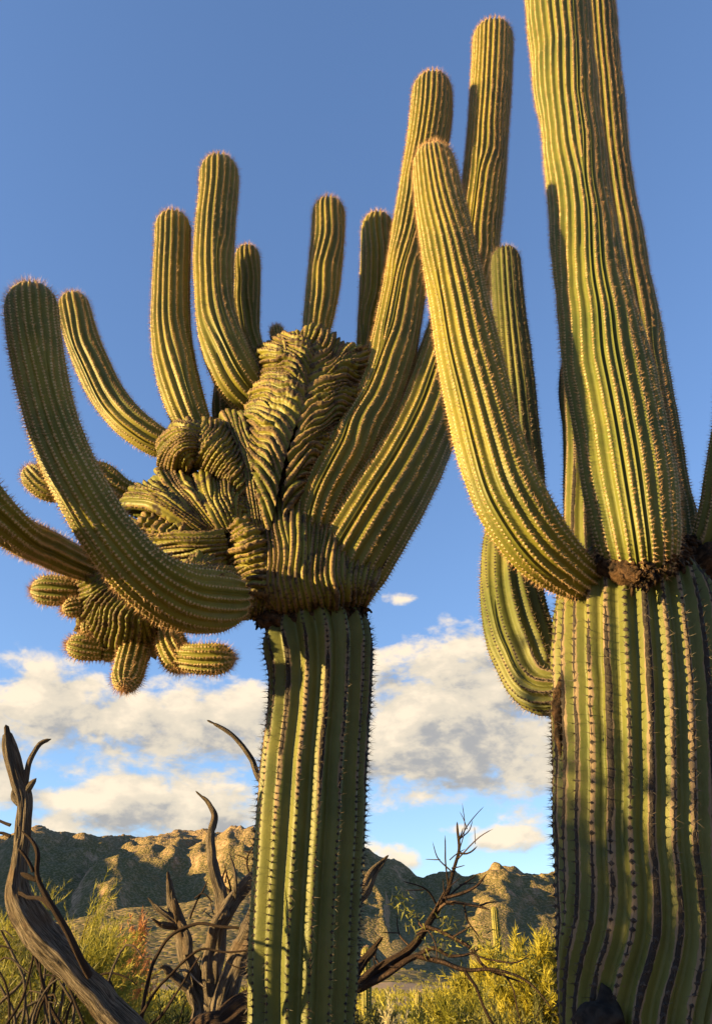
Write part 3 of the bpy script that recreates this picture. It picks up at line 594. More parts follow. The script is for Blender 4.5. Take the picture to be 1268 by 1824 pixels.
FN = dict(origin=OL)
fans = [
  # skirt of ribs rising from the neck
  dict(base=[(484, 1090, 4.58), (512, 1096, 4.48), (560, 1094, 4.44), (610, 1087, 4.48), (644, 1076, 4.58)],
       mid=[(446, 1028, 4.40), (488, 1014, 4.26), (538, 1005, 4.22), (602, 1018, 4.25), (666, 1038, 4.40)],
       edge=[(412, 930, 4.56), (468, 866, 4.50), (515, 828, 4.52), (560, 850, 4.62), (606, 910, 4.66), (690, 970, 4.68)], n=34, thick=.16, seed=1, late=.5, cork=.95, wig=.3, wave=.03, wf=4, jag=.02, bulge=.04, endt=.5),
  # upper crest, left folds: ribs feather away from the midline
  dict(base=[(484, 960, 4.30), (490, 900, 4.28), (506, 820, 4.28), (528, 745, 4.32), (545, 680, 4.38)],
       mid=[(464, 880, 4.29), (466, 812, 4.26), (484, 745, 4.28), (512, 694, 4.32), (532, 655, 4.37)],
       edge=[(446, 840, 4.36), (436, 782, 4.34), (446, 722, 4.36), (466, 684, 4.40), (502, 660, 4.44)], n=25, thick=.26, seed=2, late=.45, cork=.85, wave=.035, wf=3, endt=.75),
  dict(base=[(528, 755, 4.34), (540, 702, 4.37), (550, 655, 4.41), (556, 620, 4.45)],
       mid=[(508, 694, 4.33), (512, 650, 4.34), (530, 620, 4.37), (548, 602, 4.43)],
       edge=[(474, 686, 4.42), (464, 646, 4.42), (478, 610, 4.44), (522, 590, 4.47), (550, 582, 4.48)], n=26, thick=.26, seed=3, late=.45, cork=.85, wave=.04, wf=3, endt=.75),
  # upper crest, right folds
  dict(base=[(558, 612, 4.45), (556, 645, 4.42), (546, 705, 4.37), (530, 775, 4.32), (512, 850, 4.28), (500, 935, 4.28)],
       mid=[(570, 598, 4.43), (594, 626, 4.41), (602, 664, 4.38), (590, 712, 4.34), (568, 780, 4.31), (536, 872, 4.32)],
       edge=[(564, 582, 4.48), (612, 598, 4.48), (660, 628, 4.50), (664, 684, 4.50), (644, 740, 4.50), (608, 800, 4.48), (566, 862, 4.46)], n=42, thick=.26, seed=4, late=.55, cork=.85, wave=.04, wf=4, endt=.75),
  dict(base=[(590, 655, 4.40), (600, 640, 4.42), (618, 650, 4.46)], edge=[(598, 618, 4.42), (622, 608, 4.42), (652, 622, 4.46)], n=9, thick=.2, seed=41, late=.2, cork=0.87),
  dict(base=[(525, 610, 4.46), (548, 615, 4.44), (575, 615, 4.46)], edge=[(524, 594, 4.46), (548, 580, 4.46), (592, 590, 4.48)], n=11, thick=.22, seed=42, late=.2, cork=0.58),
  # long-fingered fan left of the upper crest
  dict(base=[(440, 965, 4.36), (466, 945, 4.34), (488, 925, 4.34)],
       mid=[(425, 830, 4.34), (443, 815, 4.30), (466, 830, 4.32)],
       edge=[(388, 752, 4.46), (398, 722, 4.45), (426, 728, 4.4), (448, 752, 4.38), (466, 790, 4.36)], n=15, thick=.3, seed=5, late=.3, cork=0.65),
  # middle left lobe: left swirl, then the long overhanging fold
  dict(base=[(372, 765, 4.42), (360, 778, 4.36), (356, 795, 4.34), (350, 812, 4.36)],
       mid=[(335, 750, 4.42), (318, 775, 4.34), (320, 808, 4.33), (338, 822, 4.36)],
       edge=[(352, 742, 4.55), (304, 760, 4.52), (286, 792, 4.52), (304, 828, 4.48), (344, 836, 4.42)], n=22, thick=.3, seed=6, late=.2, cork=0.87, bulge=.03),
  dict(base=[(352, 748, 4.5), (385, 752, 4.46), (412, 782, 4.42), (430, 820, 4.38), (446, 870, 4.36)],
       mid=[(356, 770, 4.38), (376, 790, 4.32), (398, 812, 4.30), (416, 842, 4.31), (436, 885, 4.34)],
       edge=[(350, 790, 4.40), (352, 815, 4.36), (372, 836, 4.35), (404, 858, 4.35), (428, 900, 4.36)], n=24, thick=.26, seed=7, late=.2, cork=0.72, bulge=.04),
  dict(base=[(446, 880, 4.38), (435, 830, 4.40), (412, 785, 4.46), (385, 755, 4.5)], edge=[(462, 858, 4.42), (452, 815, 4.46), (428, 768, 4.52), (390, 738, 4.58)], n=18, thick=.24, seed=71, late=.2, cork=1.00),
  # hand-like fan
  dict(base=[(392, 955, 4.36), (412, 945, 4.34), (430, 930, 4.34)],
       mid=[(358, 900, 4.33), (385, 885, 4.30), (412, 880, 4.31), (428, 895, 4.34)],
       edge=[(334, 842, 4.42), (352, 834, 4.4), (378, 836, 4.38), (402, 850, 4.37), (422, 882, 4.37)], n=15, thick=.26, seed=8, late=.3, cork=0.65, bulge=.02),
  dict(base=[(378, 955, 4.38), (392, 948, 4.36), (404, 940, 4.36)],
       mid=[(315, 890, 4.36), (335, 885, 4.33), (360, 890, 4.33)],
       edge=[(280, 850, 4.48), (292, 834, 4.46), (315, 832, 4.43), (338, 850, 4.4)], n=12, thick=.26, seed=9, late=.3, cork=0.72, bulge=.02),
  dict(base=[(350, 950, 4.36), (372, 945, 4.36), (390, 938, 4.36)],
       mid=[(278, 905, 4.34), (285, 890, 4.31), (310, 885, 4.33)],
       edge=[(222, 900, 4.46), (232, 872, 4.44), (254, 854, 4.43), (282, 852, 4.41), (296, 868, 4.4)], n=12, thick=.3, seed=10, late=.3, cork=0.72, bulge=.03),
  # lower left folds under the opening
  dict(base=[(400, 940, 4.34), (400, 955, 4.33), (405, 975, 4.34), (408, 1000, 4.36)],
       mid=[(305, 945, 4.33), (325, 965, 4.31), (350, 985, 4.32), (380, 1010, 4.36)],
       edge=[(216, 908, 4.48), (228, 945, 4.44), (262, 975, 4.42), (308, 998, 4.40), (352, 1012, 4.40)], n=15, thick=.3, seed=11, late=.35, cork=0.87, bulge=.03),
  # swirl beside the neck
  dict(base=[(428, 918, 4.33), (462, 950, 4.31), (484, 1000, 4.30), (492, 1062, 4.32)],
       mid=[(416, 925, 4.30), (438, 955, 4.27), (450, 1000, 4.27), (464, 1055, 4.30)],
       edge=[(406, 930, 4.36), (405, 968, 4.34), (413, 1015, 4.34), (438, 1062, 4.36)], n=17, thick=.3, seed=12, late=.1, cork=0.87, bulge=.03),
  # folded root of the left front arm
  dict(base=[(330, 1015, 3.92), (352, 1034, 3.86), (384, 1040, 3.92)], mid=[(340, 1000, 3.93), (370, 1012, 3.88), (398, 1030, 3.95)],
       edge=[(336, 996, 4.05), (374, 990, 4.02), (408, 1012, 4.05), (420, 1040, 4.1)], n=13, thick=.2, seed=13, late=.1, cork=.45, bulge=.02, mat='skin', endt=.4),
  # low hanging crest with pups
  dict(base=[(180, 985, 4.38), (210, 1020, 4.33), (250, 1050, 4.31), (300, 1080, 4.33)],
       mid=[(150, 1015, 4.34), (172, 1065, 4.25), (215, 1095, 4.23), (290, 1108, 4.28)],
       edge=[(142, 1005, 4.46), (142, 1060, 4.40), (158, 1115, 4.38), (200, 1148, 4.36), (252, 1152, 4.36), (312, 1136, 4.38)], n=30, thick=.36, seed=14, late=.45, cork=0.51, bulge=.04),
  # small knobbly folds around the neck and in the hollows
  dict(base=[(432, 1010, 4.40), (456, 1045, 4.38), (486, 1072, 4.38)], edge=[(418, 1052, 4.44), (444, 1086, 4.44), (480, 1104, 4.46)], n=13, thick=.22, seed=91, late=.1, cork=.8, bulge=.02),
  dict(base=[(300, 985, 4.40), (340, 995, 4.38), (372, 1005, 4.36)], edge=[(292, 1020, 4.42), (336, 1030, 4.40), (380, 1030, 4.38)], n=12, thick=.2, seed=92, late=.2, cork=.9),
  dict(base=[(262, 915, 4.40), (300, 930, 4.37), (345, 945, 4.36)], edge=[(240, 945, 4.42), (285, 968, 4.38), (340, 975, 4.37)], n=12, thick=.2, seed=93, late=.2, cork=.9, bulge=.02),
  dict(base=[(600, 700, 4.44), (585, 760, 4.42), (560, 810, 4.42)], edge=[(632, 715, 4.55), (612, 775, 4.54), (580, 830, 4.52)], n=14, thick=.2, seed=94, late=.2, cork=.8),
  dict(base=[(500, 650, 4.44), (520, 640, 4.42), (545, 640, 4.42)], edge=[(486, 618, 4.42), (512, 602, 4.42), (548, 600, 4.42)], n=12, thick=.2, seed=95, late=.2, cork=.8, bulge=.02),
  dict(base=[(430, 880, 4.36), (440, 900, 4.34), (446, 920, 4.34)], edge=[(405, 862, 4.34), (410, 890, 4.31), (425, 915, 4.32)], n=9, thick=.16, seed=96, late=.1, cork=.8),
]
for k, f in enumerate(fans):
    kw = dict(FN); kw.update(f); b, e = kw.pop('base'), kw.pop('edge'); fan(sagL, 'crest_fold', b, e, kw.pop('n'), **kw)
# dark woody heart of the crest between the folds
lump(sagL, 'crest_heart', [(560, 1085, 4.62, 60), (520, 980, 4.62, 78), (505, 880, 4.66, 70), (530, 760, 4.68, 66), (556, 650, 4.68, 60), (558, 610, 4.68, 30)], seed=8, rough=.1, nseg=28, ds=.04, origin=OL, mat='cork')
lump(sagL, 'crest_heart', [(500, 960, 4.62, 60), (440, 920, 4.62, 66), (380, 910, 4.62, 62), (310, 910, 4.62, 46), (262, 900, 4.62, 26)], seed=9, rough=.1, nseg=24, ds=.04, origin=OL, mat='cork')
lump(sagL, 'crest_heart', [(440, 880, 4.64, 40), (400, 820, 4.66, 46), (350, 790, 4.68, 40), (318, 790, 4.68, 24)], seed=10, rough=.1, nseg=24, ds=.04, origin=OL, mat='cork')
lump(sagL, 'crest_heart', [(470, 1040, 4.55, 34), (430, 1060, 4.5, 34), (380, 1075, 4.42, 36), (300, 1080, 4.44, 40), (240, 1070, 4.5, 44), (190, 1060, 4.52, 30)], seed=11, rough=.12, nseg=24, ds=.04, origin=OL, mat='cork')

# ------------------------------------------------------------------ the tall saguaro on the right
YR = 3.1
br = pt(1150, 1824, YR); base_r = np.array([br[0] + .03, YR, 0.0]); OR = base_r
sagR = thing('tall_saguaro', 'massive old saguaro with scarred ribs and thick arms rising from its shoulder', 'cactus', base_r)
trunkR = limb(sagR, 'trunk', [wr(base_r[0] + .04, YR, -.15, .35), wr(base_r[0] + .03, YR, .5, .36), pr(1158, 1824, YR, 160).tolist() + [0], (1156, 1700, YR, 161), (1152, 1560, YR, 160), (1147, 1400, YR, 159), (1143, 1270, YR, 158), (1138, 1180, YR, 153), (1133, 1100, YR, 143), (1130, 1050, YR, 128), (1130, 1010, YR, 100)],
        n=29, K=8, A=.45, q=.45, ds=.02, sp=.034, mat='skin_old', spine=('areole_dark', 'spine_dark'), per=6, length=.030, width=.0013, spread=.85, areole=.0095,
        cork=[(0, .6), (.4, .75), (.55, .9), (.75, 1), (.9, .7), (1, .5)], tip=False, late=.25, seed=9, origin=OR, wob=.05, bulge=.012, wrinkle=.011)
ARMR = dict(origin=OR, n=20, length=.022, width=.0007, sp=.018, areole=.0062)
arms_r = [
  # left arm, crossing in front of the crested saguaro's arms
  dict(ctrl=[(1044, 1035, 2.97, 38), (1014, 1018, 2.89, 48), (967, 978, 2.82, 59), (917, 905, 2.77, 63), (877, 810, 2.75, 61), (847, 690, 2.74, 58), (821, 560, 2.73, 54), (798, 440, 2.72, 49), (780, 340, 2.72, 42), (769, 268, 2.72, 35)], seed=81, n=26, cork=[(0, .9), (.06, .5), (.12, .05), (.2, 0), (1, 0)], late=.2, mat='skin'),
  # low arm on the left that dips and rises behind
  dict(ctrl=[(1010, 1225, 3.2, 40), (975, 1225, 3.25, 52), (938, 1165, 3.32, 62), (915, 1085, 3.38, 58), (910, 990, 3.42, 52), (925, 880, 3.45, 44), (922, 760, 3.45, 37), (914, 640, 3.45, 32), (905, 540, 3.45, 29), (899, 446, 3.45, 26)], seed=82, n=20, mat='skin_old', spine=('areole_dark', 'spine_grey'), cork=[(0, .8), (.08, .4), (.16, .12), (.4, 0), (1, 0)], per=5, q=.5, late=.2),
  # tall front arm
  dict(ctrl=[(1142, 1030, 2.86, 52), (1138, 985, 2.8, 70), (1128, 915, 2.78, 80), (1106, 780, 2.8, 82), (1078, 640, 2.82, 74), (1052, 500, 2.84, 62), (1034, 380, 2.86, 54), (1020, 250, 2.88, 53), (1004, 130, 2.9, 55), (994, 20, 2.9, 55), (990, -90, 2.9, 54), (990, -190, 2.9, 50), (992, -250, 2.9, 46)], seed=83, n=30, mat='skin_arm', cork=[(0, .9), (.02, .5), (.06, .05), (.2, 0), (1, 0)], late=.25, bulge=.05, A=.42),
  # tall rear arm
  dict(ctrl=[(1195, 1040, 3.3, 50), (1186, 960, 3.32, 56), (1160, 820, 3.35, 54), (1132, 640, 3.38, 50), (1106, 470, 3.4, 44), (1086, 330, 3.42, 40), (1072, 200, 3.44, 39), (1060, 60, 3.45, 37), (1052, -60, 3.45, 36), (1048, -160, 3.45, 32)], seed=84, n=25, cork=[(0, .6), (.1, .3), (.3, .12), (1, 0)], late=.35, bulge=.07, mat='skin_old', spine=('areole_pale', 'spine_pale')),
  # old stub behind
  dict(ctrl=[(1052, 1050, 3.3, 44), (1046, 960, 3.34, 42), (1044, 860, 3.38, 40), (1036, 770, 3.42, 34), (1030, 690, 3.45, 34), (1026, 635, 3.46, 26)], seed=85, n=14, mat='skin_old', spine=('areole_dark', 'spine_dark'), cork=[(0, .9), (1, .7)], per=4),
  # arm on the right edge
  dict(ctrl=[(1246, 1010, 3.15, 44), (1268, 985, 3.1, 46), (1284, 930, 3.05, 42), (1300, 850, 3.02, 44), (1318, 740, 3.02, 44), (1325, 620, 3.02, 44)], seed=86, n=17, cork=[(0, .9), (.3, .3), (.5, 0), (1, 0)]),
]
for a in arms_r:
    kw = dict(ARMR); kw.update(a); c = kw.pop('ctrl'); limb(sagR, 'arm', c, **kw)
rc = [(1058, 1000, 3.02, 14), (1085, 1008, 2.83, 22), (1125, 1020, 2.77, 27), (1165, 1008, 2.78, 29), (1200, 985, 2.9, 24), (1222, 970, 3.08, 16)]
o_ = lump(sagR, 'arm_collar', rc, seed=13, rough=.6, fq=26, origin=OR, nseg=48); shards(o_, 'cork_flakes', rc + [(1150, 1030, 2.72, 16), (1128, 1046, 2.72, 6)], 520, .026, 5, OR)
lump(sagR, 'arm_collar', [(1008, 1056, 3.02, 8), (1032, 1046, 2.94, 15), (1048, 1020, 2.95, 18), (1052, 988, 3.08, 12)], seed=14, rough=.7, fq=26, origin=OR)
lump(sagR, 'arm_collar', [(1240, 1022, 3.05, 22), (1258, 1010, 3.0, 38), (1275, 990, 3.0, 40)], seed=15, rough=.4, fq=18, origin=OR)
lump(sagR, 'arm_collar', [(1004, 1190, 3.06, 4), (996, 1225, 3.06, 8), (992, 1262, 3.06, 10), (994, 1305, 3.05, 8), (998, 1350, 3.04, 4)], mat='cork', seed=16, rough=.8, fq=34, origin=OR)
lump(sagR, 'burn_hole_shade', [(1066, 1900, 2.90, 40), (1072, 1830, 2.885, 40), (1082, 1786, 2.89, 26), (1070, 1750, 2.885, 9)], mat='char', seed=17, rough=.5, fq=24, origin=OR, nseg=44)  # charred lump; its black also paints the shade inside a burnt hollow
lump(sagR, 'burn_hole_shade', [(1222, 1795, 2.90, 4), (1227, 1778, 2.90, 8), (1224, 1762, 2.9, 4)], mat='char', seed=18, rough=.4, fq=24, origin=OR)

# ------------------------------------------------------------------ dead wood
def ctrl_to_ground(c, px, Y):                     # helper: point on the ground below
    return (px, 912 + FPX * math.tan(PITCH + math.atan2(CAMZ + .1, Y)), Y, c)
snag = thing('dead_snag', 'grey weathered dead tree trunk leaning, with a broken upright limb', 'dead tree', pt(345, 1800, 4.3) * np.array([1, 1, 0])); OS = np.array(snag.location)
branch(snag, 'trunk', [(a, b, c, r * .64) for a, b, c, r in [ctrl_to_ground(52, 345, 4.3), (345, 2250, 4.3, 48), (325, 2030, 4.3, 44), (282, 1915, 4.28, 41), (205, 1810, 4.25, 38), (130, 1722, 4.2, 36), (62, 1650, 4.2, 35), (30, 1595, 4.2, 27), (32, 1545, 4.2, 19), (38, 1480, 4.2, 17), (42, 1425, 4.2, 17), (34, 1380, 4.2, 17), (16, 1335, 4.2, 15), (10, 1290, 4.2, 5)]], seed=1, nseg=40, rough=.30, ds=.012, origin=OS, jitter=.22, splinter=True)
for k, c in enumerate([[(40, 1415, 4.2, 9), (48, 1385, 4.2, 5), (58, 1345, 4.2, 4.5), (72, 1325, 4.2, 4), (92, 1317, 4.2, 2.5)],
                       [(42, 1415, 4.2, 10), (52, 1400, 4.18, 7), (62, 1386, 4.17, 2)],
                       [(34, 1430, 4.2, 8), (24, 1420, 4.2, 5), (24, 1402, 4.2, 1.5)],
                       [(160, 1740, 4.12, 6), (140, 1700, 4.05, 5.5), (105, 1640, 4.0, 5), (78, 1590, 4.0, 4.5), (64, 1560, 4.0, 3.6), (64, 1520, 4.0, 3.5), (50, 1490, 4.0, 2.5), (36, 1478, 4.0, 1.5)],
                       [(92, 1618, 4.0, 4), (78, 1603, 4.02, 3.4), (48, 1596, 4.1, 3), (30, 1590, 4.18, 3)],
                       [(66, 1566, 4.0, 3.4), (52, 1560, 4.0, 4), (38, 1556, 4.0, 2)],
                       [(20, 1470, 4.2, 3), (8, 1466, 4.2, 2.5), (-20, 1455, 4.2, 2)], [(18, 1490, 4.2, 3), (0, 1484, 4.2, 2), (-15, 1488, 4.2, 1.5)],
                       [(60, 1556, 4.0, 3), (48, 1530, 4.0, 2.5), (34, 1512, 4.0, 2)]]):
    branch(snag, 'branch', c, 'bark' if k >= 3 else 'deadwood', seed=20 + k, nseg=8, ds=.02, origin=OS, jitter=.5)
snag2 = thing('charred_stub', 'short dark pointed dead stub poking up behind the leaning grey trunk', 'dead stub', pt(222, 1800, 4.9) * np.array([1, 1, 0]))
branch(snag2, 'stem', [ctrl_to_ground(14, 222, 4.9), (220, 2000, 4.9, 12), (216, 1840, 4.9, 11), (204, 1780, 4.9, 8), (194, 1742, 4.9, 3)], 'bark', seed=7, origin=np.array(snag2.location))

mq = thing('dead_mesquite', 'dead mesquite tree with splintered grey limbs behind the crested saguaro', 'dead tree', pt(385, 1800, 5.7) * np.array([1, 1, 0])); OM = np.array(mq.location)
YM = 5.7
mqb = [[ctrl_to_ground(44, 385, YM), (380, 2200, YM, 38), (368, 1950, YM, 33), (360, 1850, YM, 28), (352, 1780, YM, 24), (334, 1710, YM, 17), (322, 1650, YM, 14), (310, 1605, YM, 10), (299, 1552, YM, 3)],
       [ctrl_to_ground(50, 400, YM), (395, 2200, YM, 42), (384, 1950, YM, 36), (384, 1820, YM, 28), (376, 1750, YM, 22), (384, 1680, YM, 20), (402, 1625, YM, 18), (440, 1575, YM + .1, 17), (500, 1530, YM + .2, 14), (545, 1500, YM + .2, 10)],
       [(398, 1632, YM, 14), (390, 1580, YM, 12), (377, 1525, YM, 9), (374, 1490, YM, 7), (381, 1452, YM, 6.5), (368, 1428, YM, 5), (349, 1408, YM, 2.5)],
       [(388, 1860, YM - .1, 30), (395, 1790, YM - .1, 26), (420, 1715, YM - .1, 23), (445, 1650, YM - .1, 21), (480, 1590, YM, 18), (540, 1520, YM + .1, 12), (520, 1470, YM + .1, 8), (468, 1395, YM + .1, 6), (436, 1338, YM + .1, 5.5), (400, 1302, YM + .1, 4.5), (371, 1284, YM + .1, 3)],
       [(345, 1850, YM - .3, 30), (395, 1815, YM - .35, 27), (445, 1785, YM - .3, 24), (520, 1770, YM - .1, 22), (590, 1772, YM, 18), (640, 1755, YM, 14), (690, 1722, YM, 10), (738, 1682, YM, 8), (772, 1630, YM, 6), (792, 1598, YM, 5), (803, 1560, YM, 4), (818, 1515, YM, 3), (815, 1480, YM, 2.2), (814, 1464, YM, 1.2)],
       [(324, 1655, YM, 9), (302, 1636, YM, 8), (286, 1622, YM, 7), (264, 1600, YM, 3)], [(318, 1648, YM, 9), (290, 1645, YM - .05, 7), (268, 1634, YM - .1, 3)],
       [(322, 1650, YM, 7), (312, 1610, YM - .08, 6), (306, 1580, YM - .1, 4)], [(330, 1700, YM - .1, 10), (332, 1680, YM - .1, 9), (316, 1640, YM - .1, 6)],
       [(420, 1600, YM, 5), (420, 1570, YM - .1, 4), (417, 1540, YM - .1, 3.4), (410, 1517, YM - .1, 1.5)],
       [(381, 1460, YM, 3), (386, 1452, YM, 1.2)],
       [(560, 1660, YM, 20), (610, 1618, YM, 15), (645, 1585, YM, 13), (660, 1555, YM, 10), (678, 1538, YM, 6), (692, 1524, YM, 2)],
       [(600, 1770, YM - .1, 14), (640, 1722, YM - .1, 9), (660, 1695, YM - .1, 7), (683, 1669, YM - .1, 3)],
       [(610, 1770, YM - .15, 12), (650, 1738, YM - .15, 8), (684, 1710, YM - .15, 3)],
       [(340, 1760, YM - .1, 9), (312, 1740, YM - .15, 7), (288, 1724, YM - .2, 5), (280, 1728, YM - .2, 2)]]
for k, c in enumerate(mqb): branch(mq, 'trunk' if k in (0, 1) else 'limb', [(x, y, z, r * .64) for x, y, z, r in c], 'bark' if k in (4, 12, 13) else 'deadwood', seed=40 + k, nseg=22, rough=.40, ds=.014, origin=OM, jitter=.75, splinter=c[-1][3] >= 2)
twigs = [[(640, 1762, 11), (700, 1728, 9), (745, 1700, 7), (770, 1688, 6), (800, 1702, 5), (835, 1700, 4), (858, 1688, 2.5)],
         [(742, 1702, 6), (790, 1715, 6), (830, 1729, 5.5), (880, 1730, 4), (930, 1745, 3), (960, 1770, 2), (985, 1800, 1.2)],
         [(828, 1728, 5), (845, 1755, 4.5), (858, 1790, 4), (880, 1835, 4)], [(756, 1648, 6), (800, 1668, 5), (840, 1690, 4.5), (860, 1720, 4), (900, 1738, 3), (935, 1752, 2)],
         [(790, 1602, 4.5), (825, 1590, 4), (850, 1578, 3), (868, 1555, 1.5)], [(790, 1608, 4.5), (820, 1608, 3.5), (850, 1614, 3), (872, 1622, 2)], [(850, 1613, 3), (870, 1607, 2), (888, 1606, 1.2)],
         [(814, 1520, 3), (830, 1521, 2.2), (842, 1514, 2), (850, 1506, 1.2)], [(805, 1545, 2.4), (815, 1544, 1.6), (828, 1541, 1)], [(816, 1495, 2), (822, 1480, 1.6), (824, 1474, 1)],
         [(795, 1590, 2), (808, 1575, 1.5), (820, 1564, 1)], [(790, 1595, 2.4), (789, 1580, 2), (789, 1565, 1.4)], [(825, 1612, 3), (832, 1635, 2.5), (845, 1655, 2), (858, 1675, 1.5)], [(806, 1670, 3), (825, 1658, 2.4), (840, 1648, 1.6)],
         [(742, 1665, 3), (760, 1658, 2.6), (768, 1670, 2.2), (776, 1695, 2), (777, 1715, 1.4)], [(880, 1732, 3), (900, 1740, 2.4), (915, 1765, 2), (920, 1800, 2), (935, 1835, 1.6)], [(690, 1722, 4), (705, 1724, 2.5), (715, 1715, 2)],
         [(835, 1700, 3), (880, 1712, 2.4), (920, 1715, 2), (945, 1700, 1.2)], [(690, 1735, 5), (665, 1748, 4), (700, 1732, 2)],
         [(245, 1850, 7), (256, 1780, 6), (275, 1710, 5), (310, 1665, 4.5), (360, 1645, 4), (410, 1650, 3.5), (460, 1660, 3)], [(250, 1810, 5), (290, 1750, 4.5), (330, 1710, 4), (360, 1690, 3.5), (410, 1695, 3), (460, 1690, 3)],
         [(300, 1735, 4.5), (330, 1727, 4), (350, 1745, 4), (385, 1770, 3), (430, 1780, 2)], [(340, 1640, 3), (352, 1600, 2.6), (365, 1580, 2), (372, 1563, 1.2)], [(262, 1835, 4), (300, 1790, 4), (330, 1745, 3), (360, 1700, 2)], [(460, 1720, 3), (430, 1740, 3), (390, 1770, 3)],
         [(345, 1598, 2.5), (358, 1590, 2), (378, 1608, 2.5)], [(460, 1700, 2.5), (430, 1725, 2), (400, 1712, 1.5)]]
rng = np.random.default_rng(55)
def side_twigs(root, org, curves, n, Ymax, seed0):
    for k in range(n):
        c = curves[rng.integers(0, len(curves))]; D = dense(np.array(c, float)); q = D[rng.integers(len(D) // 3, len(D))]
        if q[1] > 1860: continue
        a = rng.uniform(-2.6, -.5); L = rng.uniform(30, 95); x, y, Y, r = q; dx, dy = math.cos(a), math.sin(a); bend = rng.uniform(-.7, .7); r0 = min(r * .4, rng.uniform(1.4, 2.6)); dY = rng.uniform(-.25, .2)
        m = (x + dx * L * .5, y + dy * L * .5); e = (m[0] + math.cos(a + bend) * L * .5, m[1] + math.sin(a + bend) * L * .5)
        branch(root, 'twig', [(x, y, Y, r0), (m[0] + rng.uniform(-6, 6), m[1], Y + dY * .5, r0 * .8), (e[0], e[1], Y + dY, r0 * .45)], 'bark', seed=seed0 + k, nseg=5, ds=.03, origin=org, jitter=1.2)
        if rng.random() < .7:
            a2 = a + rng.choice([-1, 1]) * rng.uniform(.5, 1.0); branch(root, 'twig', [(m[0], m[1], Y + dY * .5, r0 * .6), (m[0] + math.cos(a2) * L * .2, m[1] + math.sin(a2) * L * .2, Y + dY * .6, r0 * .5), (m[0] + math.cos(a2) * L * .42, m[1] + math.sin(a2) * L * .35, Y + dY * .7, r0 * .3)], 'bark', seed=seed0 + 500 + k, nseg=5, ds=.03, origin=org, jitter=1.2)
side_twigs(mq, OM, [mqb[k] for k in (1, 4, 4)] , 30, YM, 700)
for k, c in enumerate(twigs):
    branch(mq, 'twig', [(x, y, YM - .05 - .25 * (k % 3) * .3, r * .62) for x, y, r in c], 'bark' if k != 21 else 'deadwood', seed=90 + k, nseg=7, ds=.03, rough=.2, origin=OM, jitter=.9)

dt = thing('dry_twig_tangle', 'tangle of thin bleached dead twigs at the foot of the leaning trunk', 'dead twigs', pt(60, 1800, 5.0) * np.array([1, 1, 0])); OD = np.array(dt.location)
rng = np.random.default_rng(31)
for k in range(22):
    x0 = rng.uniform(-40, 190); y0 = 1900; x1 = x0 + rng.uniform(-70, 90); y1 = rng.uniform(1650, 1790); xm = .5 * (x0 + x1) + rng.uniform(-40, 40); ym = .5 * (y0 + y1) - rng.uniform(0, 40); Yk = 5.0 + rng.uniform(-.3, .5)
    c = [ctrl_to_ground(4, 70 + .4 * (x0 - 70), Yk), (x0, 2060, Yk, 3.6), (x0, y0, Yk, 3.2), (xm, ym, Yk, 2.4), (x1, y1, Yk, 1.7), (x1 + rng.uniform(-40, 60), y1 + rng.uniform(-20, 50), Yk, .9)]
    branch(dt, 'twig', c, 'deadwood' if k % 3 else 'bark', seed=300 + k, nseg=6, ds=.04, origin=OD, jitter=.8)

# ------------------------------------------------------------------ shrubs
def leaf_mat(name, c1, c2, scale=3.0):
    m, nt, b = material(name); B = NB(nt); P = B.pos()
    col = B.mix(B.step(B.noise(P, scale, 3), .3, .7), c4(*c1), c4(*c2)); nt.links.new(col, b.inputs['Base Color'])
    b.inputs['Roughness'].default_value = .6; b.inputs['Specular IOR Level'].default_value = .2
    tr = B.n('ShaderNodeBsdfTranslucent'); nt.links.new(col, tr.inputs[0]); mx = B.n('ShaderNodeMixShader'); mx.inputs[0].default_value = .35
    nt.links.new(b.outputs[0], mx.inputs[1]); nt.links.new(tr.outputs[0], mx.inputs[2]); nt.links.new(mx.outputs[0], nt.nodes['Material Output'].inputs[0]); return m
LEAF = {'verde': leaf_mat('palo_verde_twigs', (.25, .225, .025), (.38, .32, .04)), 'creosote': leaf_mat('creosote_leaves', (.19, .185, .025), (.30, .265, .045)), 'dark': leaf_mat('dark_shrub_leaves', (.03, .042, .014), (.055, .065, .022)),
        'orange': leaf_mat('dry_orange_shrub', (.34, .14, .05), (.45, .22, .09)), 'pale': leaf_mat('pale_cholla_spines', (.42, .37, .20), (.5, .44, .26)), 'olive': leaf_mat('olive_shrub_leaves', (.10, .10, .028), (.16, .15, .045)), 'mesquite': leaf_mat('mesquite_leaflets', (.10, .12, .025), (.18, .17, .04))}
def strips(A, Bv, w, rng):                      # thin two-sided blades from A to B
    d = Bv - A; s = unit(np.cross(d, rng.normal(0, 1, d.shape))) * np.asarray(w).reshape(-1, 1)
    V = np.stack([A - s, A + s, Bv], 1).reshape(-1, 3); return V, np.arange(len(V)).reshape(-1, 3)
def tubes(paths, radii, nseg=5):
    V, F, o = [], [], 0
    for P, R in zip(paths, radii):
        T, E1, E2 = frames(P); th = np.linspace(0, 2 * np.pi, nseg, endpoint=False)
        v = P[:, None] + R[:, None, None] * (np.cos(th)[None, :, None] * E1[:, None] + np.sin(th)[None, :, None] * E2[:, None])
        V.append(v.reshape(-1, 3)); F.append(gridfaces(len(P), nseg, True) + o); o += len(P) * nseg
    return np.vstack(V), np.vstack(F)
